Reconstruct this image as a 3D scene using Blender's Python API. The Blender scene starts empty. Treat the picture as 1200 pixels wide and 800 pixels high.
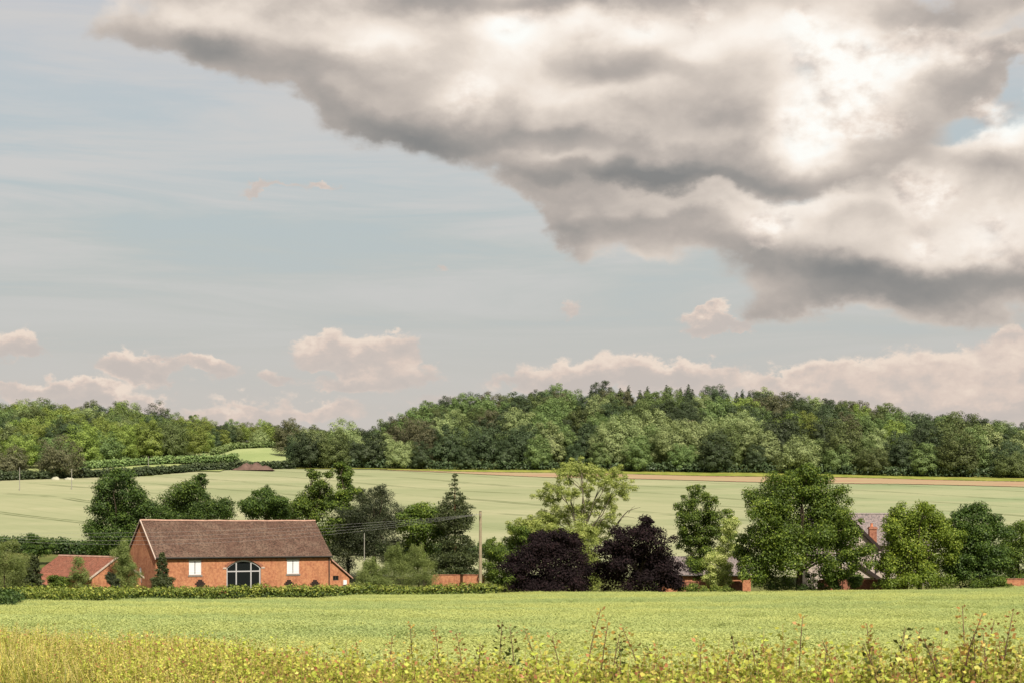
import bpy, bmesh, math, random
import numpy as np
from mathutils import Vector, Matrix

scene = bpy.context.scene
COL = scene.collection
R = math.radians

# ------------------------------------------------------------------ camera
CAM_Z, FPX, HORIZON = 10.0, 1850.0, 620.0
cam_data = bpy.data.cameras.new("camera")
cam_data.sensor_width = 36.0
cam_data.lens = 36.0 * FPX / 1200.0
cam_data.shift_y = (HORIZON - 400.0) / 1200.0
cam_data.clip_start = 0.1
cam_data.clip_end = 20000.0
cam_data.dof.use_dof = True
cam_data.dof.focus_distance = 175.0
cam_data.dof.aperture_fstop = 8.0
cam = bpy.data.objects.new("camera", cam_data)
cam.location = (0, 0, CAM_Z)
cam.rotation_euler = (R(90), 0, 0)
COL.objects.link(cam)
scene.camera = cam

scene.view_settings.view_transform = 'Standard'
scene.view_settings.look = 'None'
scene.view_settings.gamma = 1.0
EXPO = 0.6
scene.view_settings.exposure = EXPO
scene.cycles.max_bounces = 6
scene.cycles.diffuse_bounces = 3
scene.cycles.transmission_bounces = 4
scene.cycles.transparent_max_bounces = 8
scene.cycles.use_denoising = True

SUN_AZ, SUN_EL = 160.0, 47.0      # degrees clockwise from +Y (the view), above the horizon


def lin(r, g, b):
    def f(c):
        c /= 255.0
        return c / 12.92 if c <= 0.04045 else ((c + 0.055) / 1.055) ** 2.4
    return (f(r), f(g), f(b), 1.0)


class Nodes:
    """small expression helper over a node tree"""
    def __init__(self, tree):
        self.t = tree

    def new(self, kind, **kw):
        n = self.t.nodes.new(kind)
        for k, v in kw.items():
            setattr(n, k, v)
        return n

    def put(self, sock, v):
        if isinstance(v, bpy.types.NodeSocket):
            self.t.links.new(v, sock)
        elif v is not None:
            sock.default_value = v

    def math(self, op, a, b=None, c=None, clamp=False):
        n = self.new('ShaderNodeMath', operation=op, use_clamp=clamp)
        self.put(n.inputs[0], a); self.put(n.inputs[1], b); self.put(n.inputs[2], c)
        return n.outputs[0]

    def vmath(self, op, a, b=None, scale=None):
        n = self.new('ShaderNodeVectorMath', operation=op)
        self.put(n.inputs[0], a); self.put(n.inputs[1], b)
        if scale is not None:
            self.put(n.inputs['Scale'], scale)
        return n.outputs['Value'] if op in ('DOT_PRODUCT', 'LENGTH') else n.outputs['Vector']

    def remap(self, x, a, b, c=0.0, d=1.0, smooth=True):
        n = self.new('ShaderNodeMapRange', interpolation_type='SMOOTHSTEP' if smooth else 'LINEAR')
        for s, v in zip(n.inputs[:5], (x, a, b, c, d)):
            self.put(s, v)
        return n.outputs[0]

    def noise(self, vec, scale, detail=4.0, rough=0.5, dist=0.0):
        n = self.new('ShaderNodeTexNoise')
        self.put(n.inputs['Vector'], vec)
        n.inputs['Scale'].default_value = scale
        n.inputs['Detail'].default_value = detail
        n.inputs['Roughness'].default_value = rough
        n.inputs['Distortion'].default_value = dist
        return n

    def mix(self, f, a, b, blend='MIX'):
        n = self.new('ShaderNodeMix', data_type='RGBA', blend_type=blend)
        self.put(n.inputs[0], f); self.put(n.inputs[6], a); self.put(n.inputs[7], b)
        return n.outputs[2]

    def ramp(self, x, stops, interp='LINEAR'):
        n = self.new('ShaderNodeValToRGB')
        n.color_ramp.interpolation = interp
        els = n.color_ramp.elements
        while len(els) < len(stops):
            els.new(0.5)
        for e, (p, c) in zip(els, stops):
            e.position = p; e.color = c
        self.put(n.inputs[0], x)
        return n.outputs[0]

    def mapping(self, vec, loc=(0, 0, 0), scale=(1, 1, 1), rot=(0, 0, 0), kind='POINT'):
        n = self.new('ShaderNodeMapping', vector_type=kind)
        self.put(n.inputs['Vector'], vec)
        n.inputs['Location'].default_value = loc
        n.inputs['Rotation'].default_value = rot
        n.inputs['Scale'].default_value = scale
        return n.outputs[0]


# ------------------------------------------------------------------ world: daylight sky with clouds
world = bpy.data.worlds.new("World")
scene.world = world
world.use_nodes = True
world.node_tree.nodes.clear()
world.cycles.sampling_method = 'MANUAL'
world.cycles.sample_map_resolution = 256
W = Nodes(world.node_tree)


def sky_at(px, py):
    """azimuth and elevation in degrees of a direction given by where it shows"""
    x, y, z = (px - 600.0) / FPX, 1.0, (HORIZON - py) / FPX
    return math.degrees(math.atan2(x, y)), math.degrees(math.atan2(z, math.hypot(x, y)))


def build_sky():
    tc = W.new('ShaderNodeTexCoord').outputs['Generated']
    d = W.vmath('NORMALIZE', tc)
    sep = W.new('ShaderNodeSeparateXYZ'); W.put(sep.inputs[0], d)
    dx, dy, dz = sep.outputs
    az = W.math('MULTIPLY', W.math('ARCTAN2', dx, dy), 57.29578)
    el = W.math('MULTIPLY', W.math('ARCSINE', dz), 57.29578)
    cmb = W.new('ShaderNodeCombineXYZ')
    W.put(cmb.inputs[0], az); W.put(cmb.inputs[1], el)
    P = cmb.outputs[0]
    Q = W.vmath('MULTIPLY', d, (1.0, 1.0, 1.5))

    DEG = 0.0296

    def splats(vec, items, base=0.2):
        acc = 0.0
        for it in items:
            px, py, rx, ry, a = it[:5]
            rot = it[5] if len(it) > 5 else 0.0
            ca, ce = sky_at(px, py)
            q = W.vmath('SUBTRACT', vec, (ca, ce, 0))
            if rot:
                c_, s_ = math.cos(R(rot)), math.sin(R(rot))
                q1 = W.vmath('DOT_PRODUCT', q, (c_ / (rx * DEG), s_ / (rx * DEG), 0))
                q2 = W.vmath('DOT_PRODUCT', q, (-s_ / (ry * DEG), c_ / (ry * DEG), 0))
                r2 = W.math('MULTIPLY_ADD', q1, q1, W.math('MULTIPLY', q2, q2))
            else:
                q = W.vmath('MULTIPLY', q, (1 / (rx * DEG), 1 / (ry * DEG), 0))
                r2 = W.vmath('DOT_PRODUCT', q, q)
            g = W.math('POWER', base, r2)
            acc = W.math('MULTIPLY_ADD', g, a, acc)
        return acc

    # clear air: Nishita behind a pale veil
    nish = W.new('ShaderNodeTexSky', sky_type='NISHITA')
    nish.sun_disc = False
    nish.sun_elevation = R(SUN_EL)
    nish.sun_rotation = R(SUN_AZ)
    nish.altitude = 60.0
    nish.air_density = 1.0
    nish.dust_density = 2.0
    veil = W.ramp(W.math('DIVIDE', el, 30.0, clamp=True), [
        (0.00, lin(205, 196, 188)), (0.13, lin(204, 197, 190)), (0.24, lin(196, 197, 192)),
        (0.34, lin(192, 198, 195)), (0.42, lin(187, 199, 202)), (0.50, lin(197, 203, 206)),
        (0.60, lin(201, 203, 207)), (1.0, lin(186, 194, 206))])
    k = 10.0 / 2 ** EXPO   # the background runs at strength 0.1
    clear = W.mix(0.93, W.mix(1.0, nish.outputs[0], (0.40, 0.40, 0.40, 1), 'MULTIPLY'),
                  W.mix(1.0, veil, (k, k, k, 1), 'MULTIPLY'))
    # thin streaks
    st = W.noise(W.mapping(P, scale=(0.055, 0.55, 1.0), rot=(0, 0, R(-4))), 1.0, 6.0, 0.62, 0.6).outputs[0]
    streak = W.remap(st, 0.38, 0.66, 0.0, 0.80)
    blue_patch = W.remap(st, 0.32, 0.50, 0.36, 0.0)
    lowfade = W.remap(el, 4.0, 10.5, 0.15, 1.0)
    col = W.mix(W.math('MULTIPLY', blue_patch, lowfade), clear, tuple(c * k for c in lin(180, 194, 200)[:3]) + (1,))
    col = W.mix(W.math('MULTIPLY', streak, lowfade), col, tuple(c * k for c in lin(207, 205, 203)[:3]) + (1,))

    # low pink cumulus
    wn = W.noise(Q, 26.0, 8.0, 0.60)
    warp = W.vmath('SCALE', W.vmath('SUBTRACT', wn.outputs[1], (0.5, 0.5, 0.5)), scale=2.6)
    Ps = W.vmath('ADD', P, warp)
    low = [(15, 405, 42, 20, .85), (35, 412, 20, 14, .4), (135, 430, 34, 17, .9), (180, 435, 40, 13, .8), (250, 434, 40, 16, .95),
           (60, 460, 90, 16, .8), (150, 466, 60, 14, .6), (325, 447, 22, 13, .5), (375, 412, 40, 20, .75), (430, 420, 60, 24, .9),
           (465, 420, 40, 24, .6), (420, 448, 90, 10, .5), (660, 437, 46, 22, 1.05), (600, 448, 50, 12, .4), (730, 433, 45, 20, 1.0),
           (770, 444, 120, 16, .8), (820, 432, 34, 15, .9), (832, 374, 32, 15, .9), (868, 380, 26, 9, .7), (668, 360, 18, 13, .5),
           (960, 442, 80, 18, .85), (1000, 455, 130, 26, .9), (1085, 432, 70, 30, .9), (1140, 460, 120, 44, .9), (1200, 450, 60, 50, .7),
           (1190, 402, 34, 18, .7), (270, 484, 80, 18, .7), (385, 482, 60, 18, .6), (500, 440, 40, 12, .35), (340, 222, 70, 8, .34, 8),
           (300, 228, 26, 8, .4), (378, 214, 24, 8, .42), (515, 313, 14, 7, .35), (1120, 480, 160, 24, .5), (520, 470, 90, 16, .35)]
    cl = splats(Ps, low)
    low_base = W.math('SUBTRACT', W.math('MINIMUM', cl, 1.0), W.math('MINIMUM', splats(W.vmath('ADD', Ps, (0.12, -0.42, 0.0)), low), 1.0))
    soft_low = cl
    vo = W.new('ShaderNodeTexVoronoi', feature='F1', normalize=True)
    W.put(vo.inputs['Vector'], W.vmath('ADD', Q, W.vmath('SCALE', W.vmath('SUBTRACT', wn.outputs[1], (0.5, 0.5, 0.5)), scale=0.035)))
    vo.inputs['Scale'].default_value = 58.0; vo.inputs['Detail'].default_value = 3.0; vo.inputs['Roughness'].default_value = 0.6
    puff = W.math('SUBTRACT', 0.5, vo.outputs['Distance'])
    cl = W.math('ADD', cl, W.math('MULTIPLY', puff, 0.95))
    # light side of the puffs: difference of the puff field towards the light
    n0 = W.noise(Q, 44.0, 5.0, 0.55).outputs[0]
    n1 = W.noise(W.vmath('ADD', Q, (0.006, 0.0, 0.0105)), 44.0, 5.0, 0.55).outputs[0]
    relief = W.math('MULTIPLY', W.math('SUBTRACT', n0, n1), 2.6)
    lowb = W.math('ADD', W.math('MULTIPLY_ADD', relief, 0.5, 0.44), W.math('MULTIPLY_ADD', low_base, -0.75, W.math('MULTIPLY', puff, 0.60)))
    lowcol = W.ramp(lowb, [(0.0, lin(197, 188, 182)), (0.35, lin(206, 194, 186)), (0.6, lin(222, 204, 192)), (1.0, lin(241, 223, 207))])
    lowcol = W.mix(1.0, lowcol, (k, k, k, 1), 'MULTIPLY')
    col = W.mix(W.remap(soft_low, 0.05, 1.1, 0.0, 0.75), col, tuple(c * k for c in lin(207, 194, 185)[:3]) + (1,))
    lowmask = W.remap(cl, 0.34, 0.62, 0.0, 0.85)
    col = W.mix(lowmask, col, lowcol)

    # the great cloud
    wb = W.noise(Q, 9.0, 8.0, 0.53)
    warpb = W.vmath('SCALE', W.vmath('SUBTRACT', wb.outputs[1], (0.5, 0.5, 0.5)), scale=7.0)
    Pb = W.vmath('ADD', P, warpb)
    upper = [(150, 48, 90, 44, .50), (280, 60, 140, 58, .85, -10), (415, 98, 140, 78, .85, -12), (560, 104, 180, 106, .9), (480, 146, 100, 40, .6), (720, 80, 220, 120, .9), (880, 100, 190, 125, .9),
             (990, 105, 120, 110, .7), (800, 196, 240, 34, .75), (1090, 70, 150, 36, .7), (1170, 8, 260, 34, .6), (1230, 70, 120, 34, .6), (500, -30, 700, 60, .8), (1150, 112, 70, 20, -.22), (1110, 43, 130, 10, -.15)]
    lower = [(670, 222, 100, 34, .8, -14), (800, 252, 160, 52, .85, -8), (930, 280, 180, 66, .8, -8), (1090, 275, 180, 88, .9), (1210, 290, 140, 92, .9), (1030, 332, 240, 34, .55), (1180, 168, 110, 62, .9), (1050, 185, 100, 50, .6)]

    def covered(items, drop):
        c_ = splats(Pb, items)
        u_ = splats(W.vmath('ADD', Pb, (0.25, -drop, 0.0)), items)     # how much cloud lies just below: little of it marks a base
        return c_, W.math('SUBTRACT', W.math('MINIMUM', c_, 1.0), W.math('MINIMUM', u_, 1.0))
    cb, belly = covered(upper, 1.25)
    cl2, belly2 = covered(lower, 1.25)
    er = W.noise(Q, 36.0, 6.0, 0.6).outputs[0]
    vl = W.new('ShaderNodeTexVoronoi', feature='F1', normalize=True)
    W.put(vl.inputs['Vector'], W.vmath('ADD', Q, W.vmath('SCALE', W.vmath('SUBTRACT', wb.outputs[1], (0.5, 0.5, 0.5)), scale=0.14)))
    vl.inputs['Scale'].default_value = 17.0; vl.inputs['Detail'].default_value = 4.0; vl.inputs['Roughness'].default_value = 0.48
    lobe = W.math('SUBTRACT', 0.42, vl.outputs['Distance'])
    rag = W.math('ADD', W.math('MULTIPLY', W.math('SUBTRACT', er, 0.5), 0.30), W.math('MULTIPLY', lobe, 0.35))
    cb = W.math('ADD', cb, rag)
    cl2 = W.math('ADD', cl2, rag)
    # broken cloud carries on over and round the rest of the sky
    ov = W.noise(Q, 2.4, 7.0, 0.55).outputs[0]
    above = W.remap(el, 19.5, 27.0, 0.0, 1.0)
    side = W.remap(W.math('ABSOLUTE', az), 24.0, 36.0, 0.0, 1.0)
    side = W.math('MULTIPLY', side, W.remap(el, 4.0, 12.0, 0.0, 1.0))
    rest = W.math('MAXIMUM', above, side)
    ovc = W.remap(ov, 0.40, 0.60, 0.0, 0.9)
    cb = W.math('ADD', cb, W.math('MULTIPLY', ovc, rest))

    bright = [(600, 34, 58, 40, .62), (545, 112, 46, 36, .42), (450, 46, 90, 22, .30), (962, 112, 62, 88, .75), (870, 30, 70, 36, .36),
              (760, 28, 70, 24, .42), (690, 20, 40, 20, .3), (1050, 62, 130, 22, .42), (1000, 70, 60, 60, .35), (955, 165, 50, 30, .35),
              (1085, 235, 38, 36, .42), (1170, 275, 60, 50, .40), (1090, 290, 40, 26, .28), (905, 262, 50, 18, .34), (720, 105, 110, 22, .22),
              (1170, 135, 50, 26, .34), (620, 115, 70, 30, .22), (240, 20, 80, 26, .14), (660, 190, 120, 8, .22), (760, 244, 120, 10, .16),
              (820, 50, 40, 20, .2), (930, 30, 50, 30, .25), (540, 85, 120, 60, .16), (640, 60, 120, 50, .12),
              (700, 74, 80, 24, -.24), (262, 52, 46, 30, -.36), (415, 135, 120, 36, -.26, -22), (500, 175, 120, 20, -.32, -6), (640, 166, 90, 14, -.30),
              (770, 208, 170, 16, -.42, -2), (850, 130, 70, 22, -.26), (640, -4, 240, 16, -.34), (420, 85, 90, 24, -.16, -14), (880, 296, 120, 22, -.22, -8),
              (1080, 322, 200, 20, -.46, -3), (1000, 345, 200, 14, -.25), (1150, 178, 90, 18, -.2), (1120, 6, 160, 20, -.14), (980, 215, 120, 14, -.18),
              (720, 250, 120, 20, -.1), (1000, 250, 60, 20, -.12), (360, 60, 60, 20, -.1)]
    Pb2 = W.vmath('ADD', P, W.vmath('SCALE', W.vmath('SUBTRACT', wb.outputs[1], (0.5, 0.5, 0.5)), scale=3.6))
    bb = splats(Pb2, bright)
    m0 = W.noise(Q, 12.0, 6.0, 0.52).outputs[0]
    m1 = W.noise(W.vmath('ADD', Q, (0.010, 0.0, 0.024)), 12.0, 6.0, 0.52).outputs[0]
    rb = W.math('MULTIPLY', W.math('SUBTRACT', m0, m1), 0.55)
    stops = [(0.0, lin(132, 132, 131)), (0.2, lin(154, 150, 146)), (0.38, lin(181, 172, 165)), (0.54, lin(208, 197, 187)),
             (0.68, lin(235, 223, 211)), (0.84, lin(253, 244, 234)), (1.0, lin(255, 255, 250))]

    def lay(under, c_, belly_, base_, dark_):
        b_ = W.math('ADD', W.math('ADD', bb, rb), W.math('MULTIPLY_ADD', lobe, 0.55, W.math('MULTIPLY_ADD', belly_, -dark_, base_)))
        r_ = W.ramp(W.math('MULTIPLY', b_, 0.8), stops)
        return W.mix(W.remap(c_, 0.32, 0.66, 0.0, 0.97), under, W.mix(1.0, r_, (k, k, k, 1), 'MULTIPLY'))
    col = lay(col, cl2, belly2, 0.68, 0.36)
    col = lay(col, cb, belly, 0.58, 0.30)
    # sunlit billows in front of the great cloud
    bil = splats(Ps, [(1085, 236, 40, 36, 1.0), (1060, 222, 24, 16, .6), (1165, 262, 34, 26, .8), (1180, 300, 50, 24, .7), (1090, 292, 34, 26, .7), (905, 268, 44, 22, .75),
                      (880, 258, 26, 14, .5), (960, 60, 60, 50, .7), (1000, 110, 60, 60, .9), (940, 150, 50, 40, .7), (1170, 140, 44, 24, .8), (1040, 150, 50, 22, .6),
                      (740, 20, 50, 22, .6), (830, 22, 40, 24, .65), (620, 26, 60, 26, .6), (1080, 56, 110, 20, .7), (1180, 62, 70, 18, .6), (550, 108, 36, 30, .55), (930, 22, 40, 22, .6)])
    bil = W.math('ADD', bil, W.math('MULTIPLY', puff, 0.7))
    bilb = W.math('ADD', W.math('ADD', W.math('MULTIPLY', bb, .55), 0.30), W.math('ADD', W.math('MULTIPLY', relief, .7), W.math('MULTIPLY', puff, 0.45)))
    bilc = W.ramp(bilb, [(0.0, lin(176, 168, 162)), (0.3, lin(206, 193, 184)), (0.55, lin(234, 220, 208)), (0.8, lin(254, 245, 235)), (1.0, lin(255, 255, 250))])
    bilc = W.mix(1.0, bilc, (k, k, k, 1), 'MULTIPLY')
    col = W.mix(W.remap(bil, 0.25, 1.05, 0.0, 0.75), col, bilc)

    bg = W.new('ShaderNodeBackground')
    W.put(bg.inputs[0], col)
    bg.inputs[1].default_value = 0.1
    out = W.new('ShaderNodeOutputWorld')
    W.put(out.inputs[0], bg.outputs[0])


build_sky()

# ------------------------------------------------------------------ sun
sun_data = bpy.data.lights.new("sun", 'SUN')
sun_data.energy = 5.0
sun_data.angle = R(0.6)
sun_data.color = (1.0, 0.90, 0.76)
sun = bpy.data.objects.new("sun", sun_data)
_az, _el = R(SUN_AZ), R(SUN_EL)
_to_sun = Vector((math.sin(_az) * math.cos(_el), math.cos(_az) * math.cos(_el), math.sin(_el)))
sun.rotation_euler = _to_sun.to_track_quat('Z', 'Y').to_euler()
sun.location = (60, -60, 90)
COL.objects.link(sun)


# ------------------------------------------------------------------ object helpers
def tag(o, label=None, cat=None, group=None, kind=None):
    if label: o["label"] = label
    if cat: o["category"] = cat
    if group: o["group"] = group
    if kind: o["kind"] = kind
    return o


def link(o, parent=None):
    COL.objects.link(o)
    if parent is not None:
        o.parent = parent
    return o


def empty(name, loc=(0, 0, 0), rotz=0.0):
    o = bpy.data.objects.new(name, None)
    o.empty_display_size = 0.5
    o.location = loc
    o.rotation_euler = (0, 0, rotz)
    return link(o)


def obj(name, mesh, mat=None, parent=None):
    o = bpy.data.objects.new(name, mesh)
    if mat is not None and not mesh.materials:
        mesh.materials.append(mat)
    return link(o, parent)


def np_mesh(name, V, F, attr=None, smooth=False):
    """V (n,3) floats; F (m,k) ints with one k"""
    me = bpy.data.meshes.new(name)
    V = np.ascontiguousarray(V, dtype=np.float32); F = np.ascontiguousarray(F, dtype=np.int32)
    m, k = F.shape
    me.vertices.add(len(V)); me.vertices.foreach_set("co", V.ravel())
    me.loops.add(m * k); me.loops.foreach_set("vertex_index", F.ravel())
    me.polygons.add(m)
    me.polygons.foreach_set("loop_start", np.arange(0, m * k, k, dtype=np.int32))
    if smooth:
        me.polygons.foreach_set("use_smooth", np.ones(m, dtype=bool))
    if attr is not None:
        for an, av in attr.items():
            a = me.attributes.new(an, 'FLOAT', 'FACE')
            a.data.foreach_set("value", np.ascontiguousarray(av, dtype=np.float32))
    me.update(calc_edges=True)
    return me


class Mb:
    """collects boxes, prisms and tubes into one mesh"""
    def __init__(self):
        self.v, self.f = [], []

    def poly(self, pts):
        i = len(self.v); self.v += [tuple(p) for p in pts]; self.f.append(tuple(range(i, i + len(pts))))

    def box(self, x0, x1, y0, y1, z0, z1):
        i = len(self.v)
        self.v += [(x, y, z) for z in (z0, z1) for y in (y0, y1) for x in (x0, x1)]
        for q in ((0, 2, 3, 1), (4, 5, 7, 6), (0, 1, 5, 4), (2, 6, 7, 3), (0, 4, 6, 2), (1, 3, 7, 5)):
            self.f.append(tuple(i + a for a in q))
        return self

    def prism(self, pts, d):
        """polygon pts swept by vector d"""
        n = len(pts); i = len(self.v)
        self.v += [tuple(p) for p in pts] + [tuple(Vector(p) + Vector(d)) for p in pts]
        self.f.append(tuple(range(i, i + n))); self.f.append(tuple(reversed(range(i + n, i + 2 * n))))
        for a in range(n):
            b = (a + 1) % n
            self.f.append((i + a, i + n + a, i + n + b, i + b))
        return self

    def tube(self, pts, rad, n=6):
        pts = [Vector(p) for p in pts]
        rad = rad if isinstance(rad, (list, tuple)) else [rad] * len(pts)
        rings = []
        for k, p in enumerate(pts):
            a = pts[max(0, k - 1)]; b = pts[min(len(pts) - 1, k + 1)]
            t = (b - a).normalized()
            u = t.cross(Vector((0.3, 1, 0.1))).normalized() if abs(t.z) > 0.7 else t.cross(Vector((0, 0, 1))).normalized()
            w = t.cross(u)
            i = len(self.v)
            for j in range(n):
                an = 2 * math.pi * j / n
                self.v.append(tuple(p + (u * math.cos(an) + w * math.sin(an)) * rad[k]))
            rings.append(i)
        for i0, i1 in zip(rings, rings[1:]):
            for j in range(n):
                self.f.append((i0 + j, i0 + (j + 1) % n, i1 + (j + 1) % n, i1 + j))
        self.f.append(tuple(rings[0] + j for j in reversed(range(n))))
        self.f.append(tuple(rings[-1] + j for j in range(n)))
        return self

    def mesh(self, name):
        me = bpy.data.meshes.new(name)
        me.from_pydata(self.v, [], self.f)
        bm = bmesh.new(); bm.from_mesh(me)
        bmesh.ops.recalc_face_normals(bm, faces=bm.faces)
        bm.to_mesh(me); bm.free()
        me.update()
        return me

    def build(self, name, mat, parent=None):
        return obj(name, self.mesh(name), mat, parent)


def wall_with_holes(outer, holes, depth):
    """outer and holes: lists of (x, z) in the plane y = 0; the slab goes back to y = depth"""
    bm = bmesh.new()
    loops = []
    for lp in [outer] + holes:
        vs = [bm.verts.new((x, 0, z)) for x, z in lp]
        loops.append([bm.edges.new((vs[i], vs[(i + 1) % len(vs)])) for i in range(len(vs))])
    bmesh.ops.triangle_fill(bm, use_beauty=True, use_dissolve=False, edges=[e for l in loops for e in l])
    ret = bmesh.ops.extrude_face_region(bm, geom=list(bm.faces))
    bmesh.ops.translate(bm, vec=(0, depth, 0), verts=[g for g in ret['geom'] if isinstance(g, bmesh.types.BMVert)])
    bmesh.ops.recalc_face_normals(bm, faces=bm.faces)
    me = bpy.data.meshes.new("wall"); bm.to_mesh(me); bm.free()
    return me


# ------------------------------------------------------------------ materials
def material(name):
    m = bpy.data.materials.new(name)
    m.use_nodes = True
    m.node_tree.nodes.clear()
    return m, Nodes(m.node_tree)


def finish(n, shader):
    o = n.new('ShaderNodeOutputMaterial'); n.put(o.inputs[0], shader)


def principled(n, color, rough=0.8, spec=0.2, normal=None, metal=0.0):
    b = n.new('ShaderNodeBsdfPrincipled')
    n.put(b.inputs['Base Color'], color); n.put(b.inputs['Roughness'], rough)
    b.inputs['Specular IOR Level'].default_value = spec
    b.inputs['Metallic'].default_value = metal
    if normal is not None:
        n.put(b.inputs['Normal'], normal)
    return b.outputs[0]


def bump(n, h, strength=0.5, dist=0.05):
    b = n.new('ShaderNodeBump')
    b.inputs['Strength'].default_value = strength; b.inputs['Distance'].default_value = dist
    n.put(b.inputs['Height'], h)
    return b.outputs[0]


def leaf_material(name, dark, mid, light, translucent=0.3, per_object=0.25, rough=0.55):
    m, n = material(name)
    a = n.new('ShaderNodeAttribute', attribute_name='tint').outputs['Fac']
    c = n.ramp(a, [(0.0, dark + (1,)), (0.5, mid + (1,)), (1.0, light + (1,))])
    rnd = n.new('ShaderNodeObjectInfo').outputs['Random']
    v = n.remap(rnd, 0, 1, 1 - per_object, 1 + per_object, smooth=False)
    hsv = n.new('ShaderNodeHueSaturation')
    n.put(hsv.inputs['Hue'], n.remap(rnd, 0, 1, 0.5 - per_object * 0.05, 0.5 + per_object * 0.06, smooth=False))
    n.put(hsv.inputs['Value'], v); n.put(hsv.inputs['Color'], c)
    c = hsv.outputs[0]
    p = principled(n, c, rough, 0.25)
    tr = n.new('ShaderNodeBsdfTranslucent')
    n.put(tr.inputs[0], n.mix(1.0, c, (1.25, 1.3, 0.7, 1), 'MULTIPLY'))
    mx = n.new('ShaderNodeMixShader'); mx.inputs[0].default_value = translucent
    n.put(mx.inputs[1], p); n.put(mx.inputs[2], tr.outputs[0])
    finish(n, mx.outputs[0])
    return m


def flat_material(name, c, rough=0.7, spec=0.3, var=0.15, scale=6.0, metal=0.0):
    m, n = material(name)
    tc = n.new('ShaderNodeTexCoord').outputs['Object']
    ns = n.noise(tc, scale, 5.0, 0.6).outputs[0]
    v = n.remap(ns, 0.25, 0.75, 1 - var, 1 + var, smooth=False)
    cc = n.mix(1.0, c + (1,), n.vmath('SCALE', (1, 1, 1), scale=v), 'MULTIPLY')
    finish(n, principled(n, cc, rough, spec, metal=metal))
    return m


M = {}
M['far_mid'] = leaf_material('foliage far mid', (.050, .075, .022), (.115, .160, .050), (.225, .280, .098), .18, .36)
M['far_dark'] = leaf_material('foliage far dark', (.028, .044, .019), (.046, .070, .028), (.080, .108, .042), .12, .25)
M['far_pale'] = leaf_material('foliage far pale', (.115, .155, .060), (.230, .285, .115), (.370, .420, .185), .20, .15)
M['far_warm'] = leaf_material('foliage far warm', (.095, .135, .028), (.190, .245, .050), (.310, .365, .092), .22, .25)
M['far_brown'] = leaf_material('foliage far brown', (.062, .068, .034), (.105, .106, .052), (.155, .150, .080), .22, .15)
M['deep'] = leaf_material('foliage deep green', (.026, .050, .011), (.056, .100, .019), (.150, .215, .038), .30, .05)
M['oak'] = leaf_material('foliage fresh green', (.034, .060, .009), (.086, .136, .020), (.255, .320, .050), .32, .05)
M['fresh'] = leaf_material('foliage bright green', (.060, .095, .012), (.150, .215, .028), (.350, .410, .060), .32, .05)
M['pale'] = leaf_material('foliage pale willow', (.150, .195, .046), (.295, .345, .092), (.455, .490, .165), .36, .05)
M['silver'] = leaf_material('foliage silvery', (.085, .120, .032), (.160, .205, .058), (.270, .305, .105), .30, .08)
M['grey'] = leaf_material('foliage grey green', (.020, .030, .013), (.040, .052, .022), (.085, .098, .040), .22, .05)
M['conifer'] = leaf_material('foliage conifer', (.024, .036, .012), (.050, .066, .022), (.095, .112, .038), .18, .05)
M['copper'] = leaf_material('foliage copper beech', (.006, .003, .004), (.012, .006, .0075), (.032, .015, .017), .15, .10, .9)
M['flower'] = leaf_material('foliage pale flowering', (.16, .22, .05), (.36, .40, .12), (.66, .64, .34), .30, .10)
M['hedge'] = leaf_material('foliage hedge', (.030, .058, .012), (.140, .190, .032), (.380, .405, .085), .30, .05)
M['hedge_dark'] = leaf_material('foliage dark hedge', (0.022, 0.046, 0.012), (0.046, 0.085, 0.022), (0.109, 0.163, 0.040), .28, .20)
M['bark'] = flat_material('bark', (0.052, 0.040, 0.029), .9, .1, .35, 3.0)
M['bark_pale'] = flat_material('bark pale', (0.110, 0.097, 0.069), .9, .1, .3, 3.0)
M['bark_red'] = flat_material('bark reddish', (0.117, 0.059, 0.034), .9, .1, .3, 3.0)


def brick_material(name, c1, c2, mortar):
    m, n = material(name)
    tc = n.new('ShaderNodeTexCoord').outputs['Object']
    sep = n.new('ShaderNodeSeparateXYZ'); n.put(sep.inputs[0], tc)
    cmb = n.new('ShaderNodeCombineXYZ')
    n.put(cmb.inputs[0], n.math('ADD', sep.outputs[0], sep.outputs[1])); n.put(cmb.inputs[1], sep.outputs[2])
    br = n.new('ShaderNodeTexBrick')
    n.put(br.inputs['Vector'], cmb.outputs[0])
    br.inputs['Color1'].default_value = c1 + (1,); br.inputs['Color2'].default_value = c2 + (1,); br.inputs['Mortar'].default_value = mortar + (1,)
    br.inputs['Scale'].default_value = 1.0; br.inputs['Brick Width'].default_value = .23; br.inputs['Row Height'].default_value = .08
    br.inputs['Mortar Size'].default_value = .006
    big = n.noise(tc, 0.55, 6.0, 0.65).outputs[0]
    mid = n.noise(tc, 3.2, 5.0, 0.7).outputs[0]
    c = n.mix(n.remap(mid, 0.40, 0.64, 0, .85), br.outputs[0], (c1[0] * .62, c1[1] * .62, c1[2] * .75, 1))
    c = n.mix(n.remap(big, 0.46, 0.64, 0, .5), c, (c2[0] * 1.06, c2[1] * 1.22, c2[2] * 1.25, 1))
    stain = n.noise(n.mapping(tc, loc=(4, 9, 2), scale=(1.3, 1.3, .45)), 0.8, 6.0, 0.7).outputs[0]
    c = n.mix(n.remap(stain, 0.50, 0.68, 0, .6), c, (c1[0] * .55, c1[1] * .60, c1[2] * .70, 1))
    finish(n, principled(n, c, .9, .15, bump(n, br.outputs['Fac'], .4, .01)))
    return m


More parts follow.
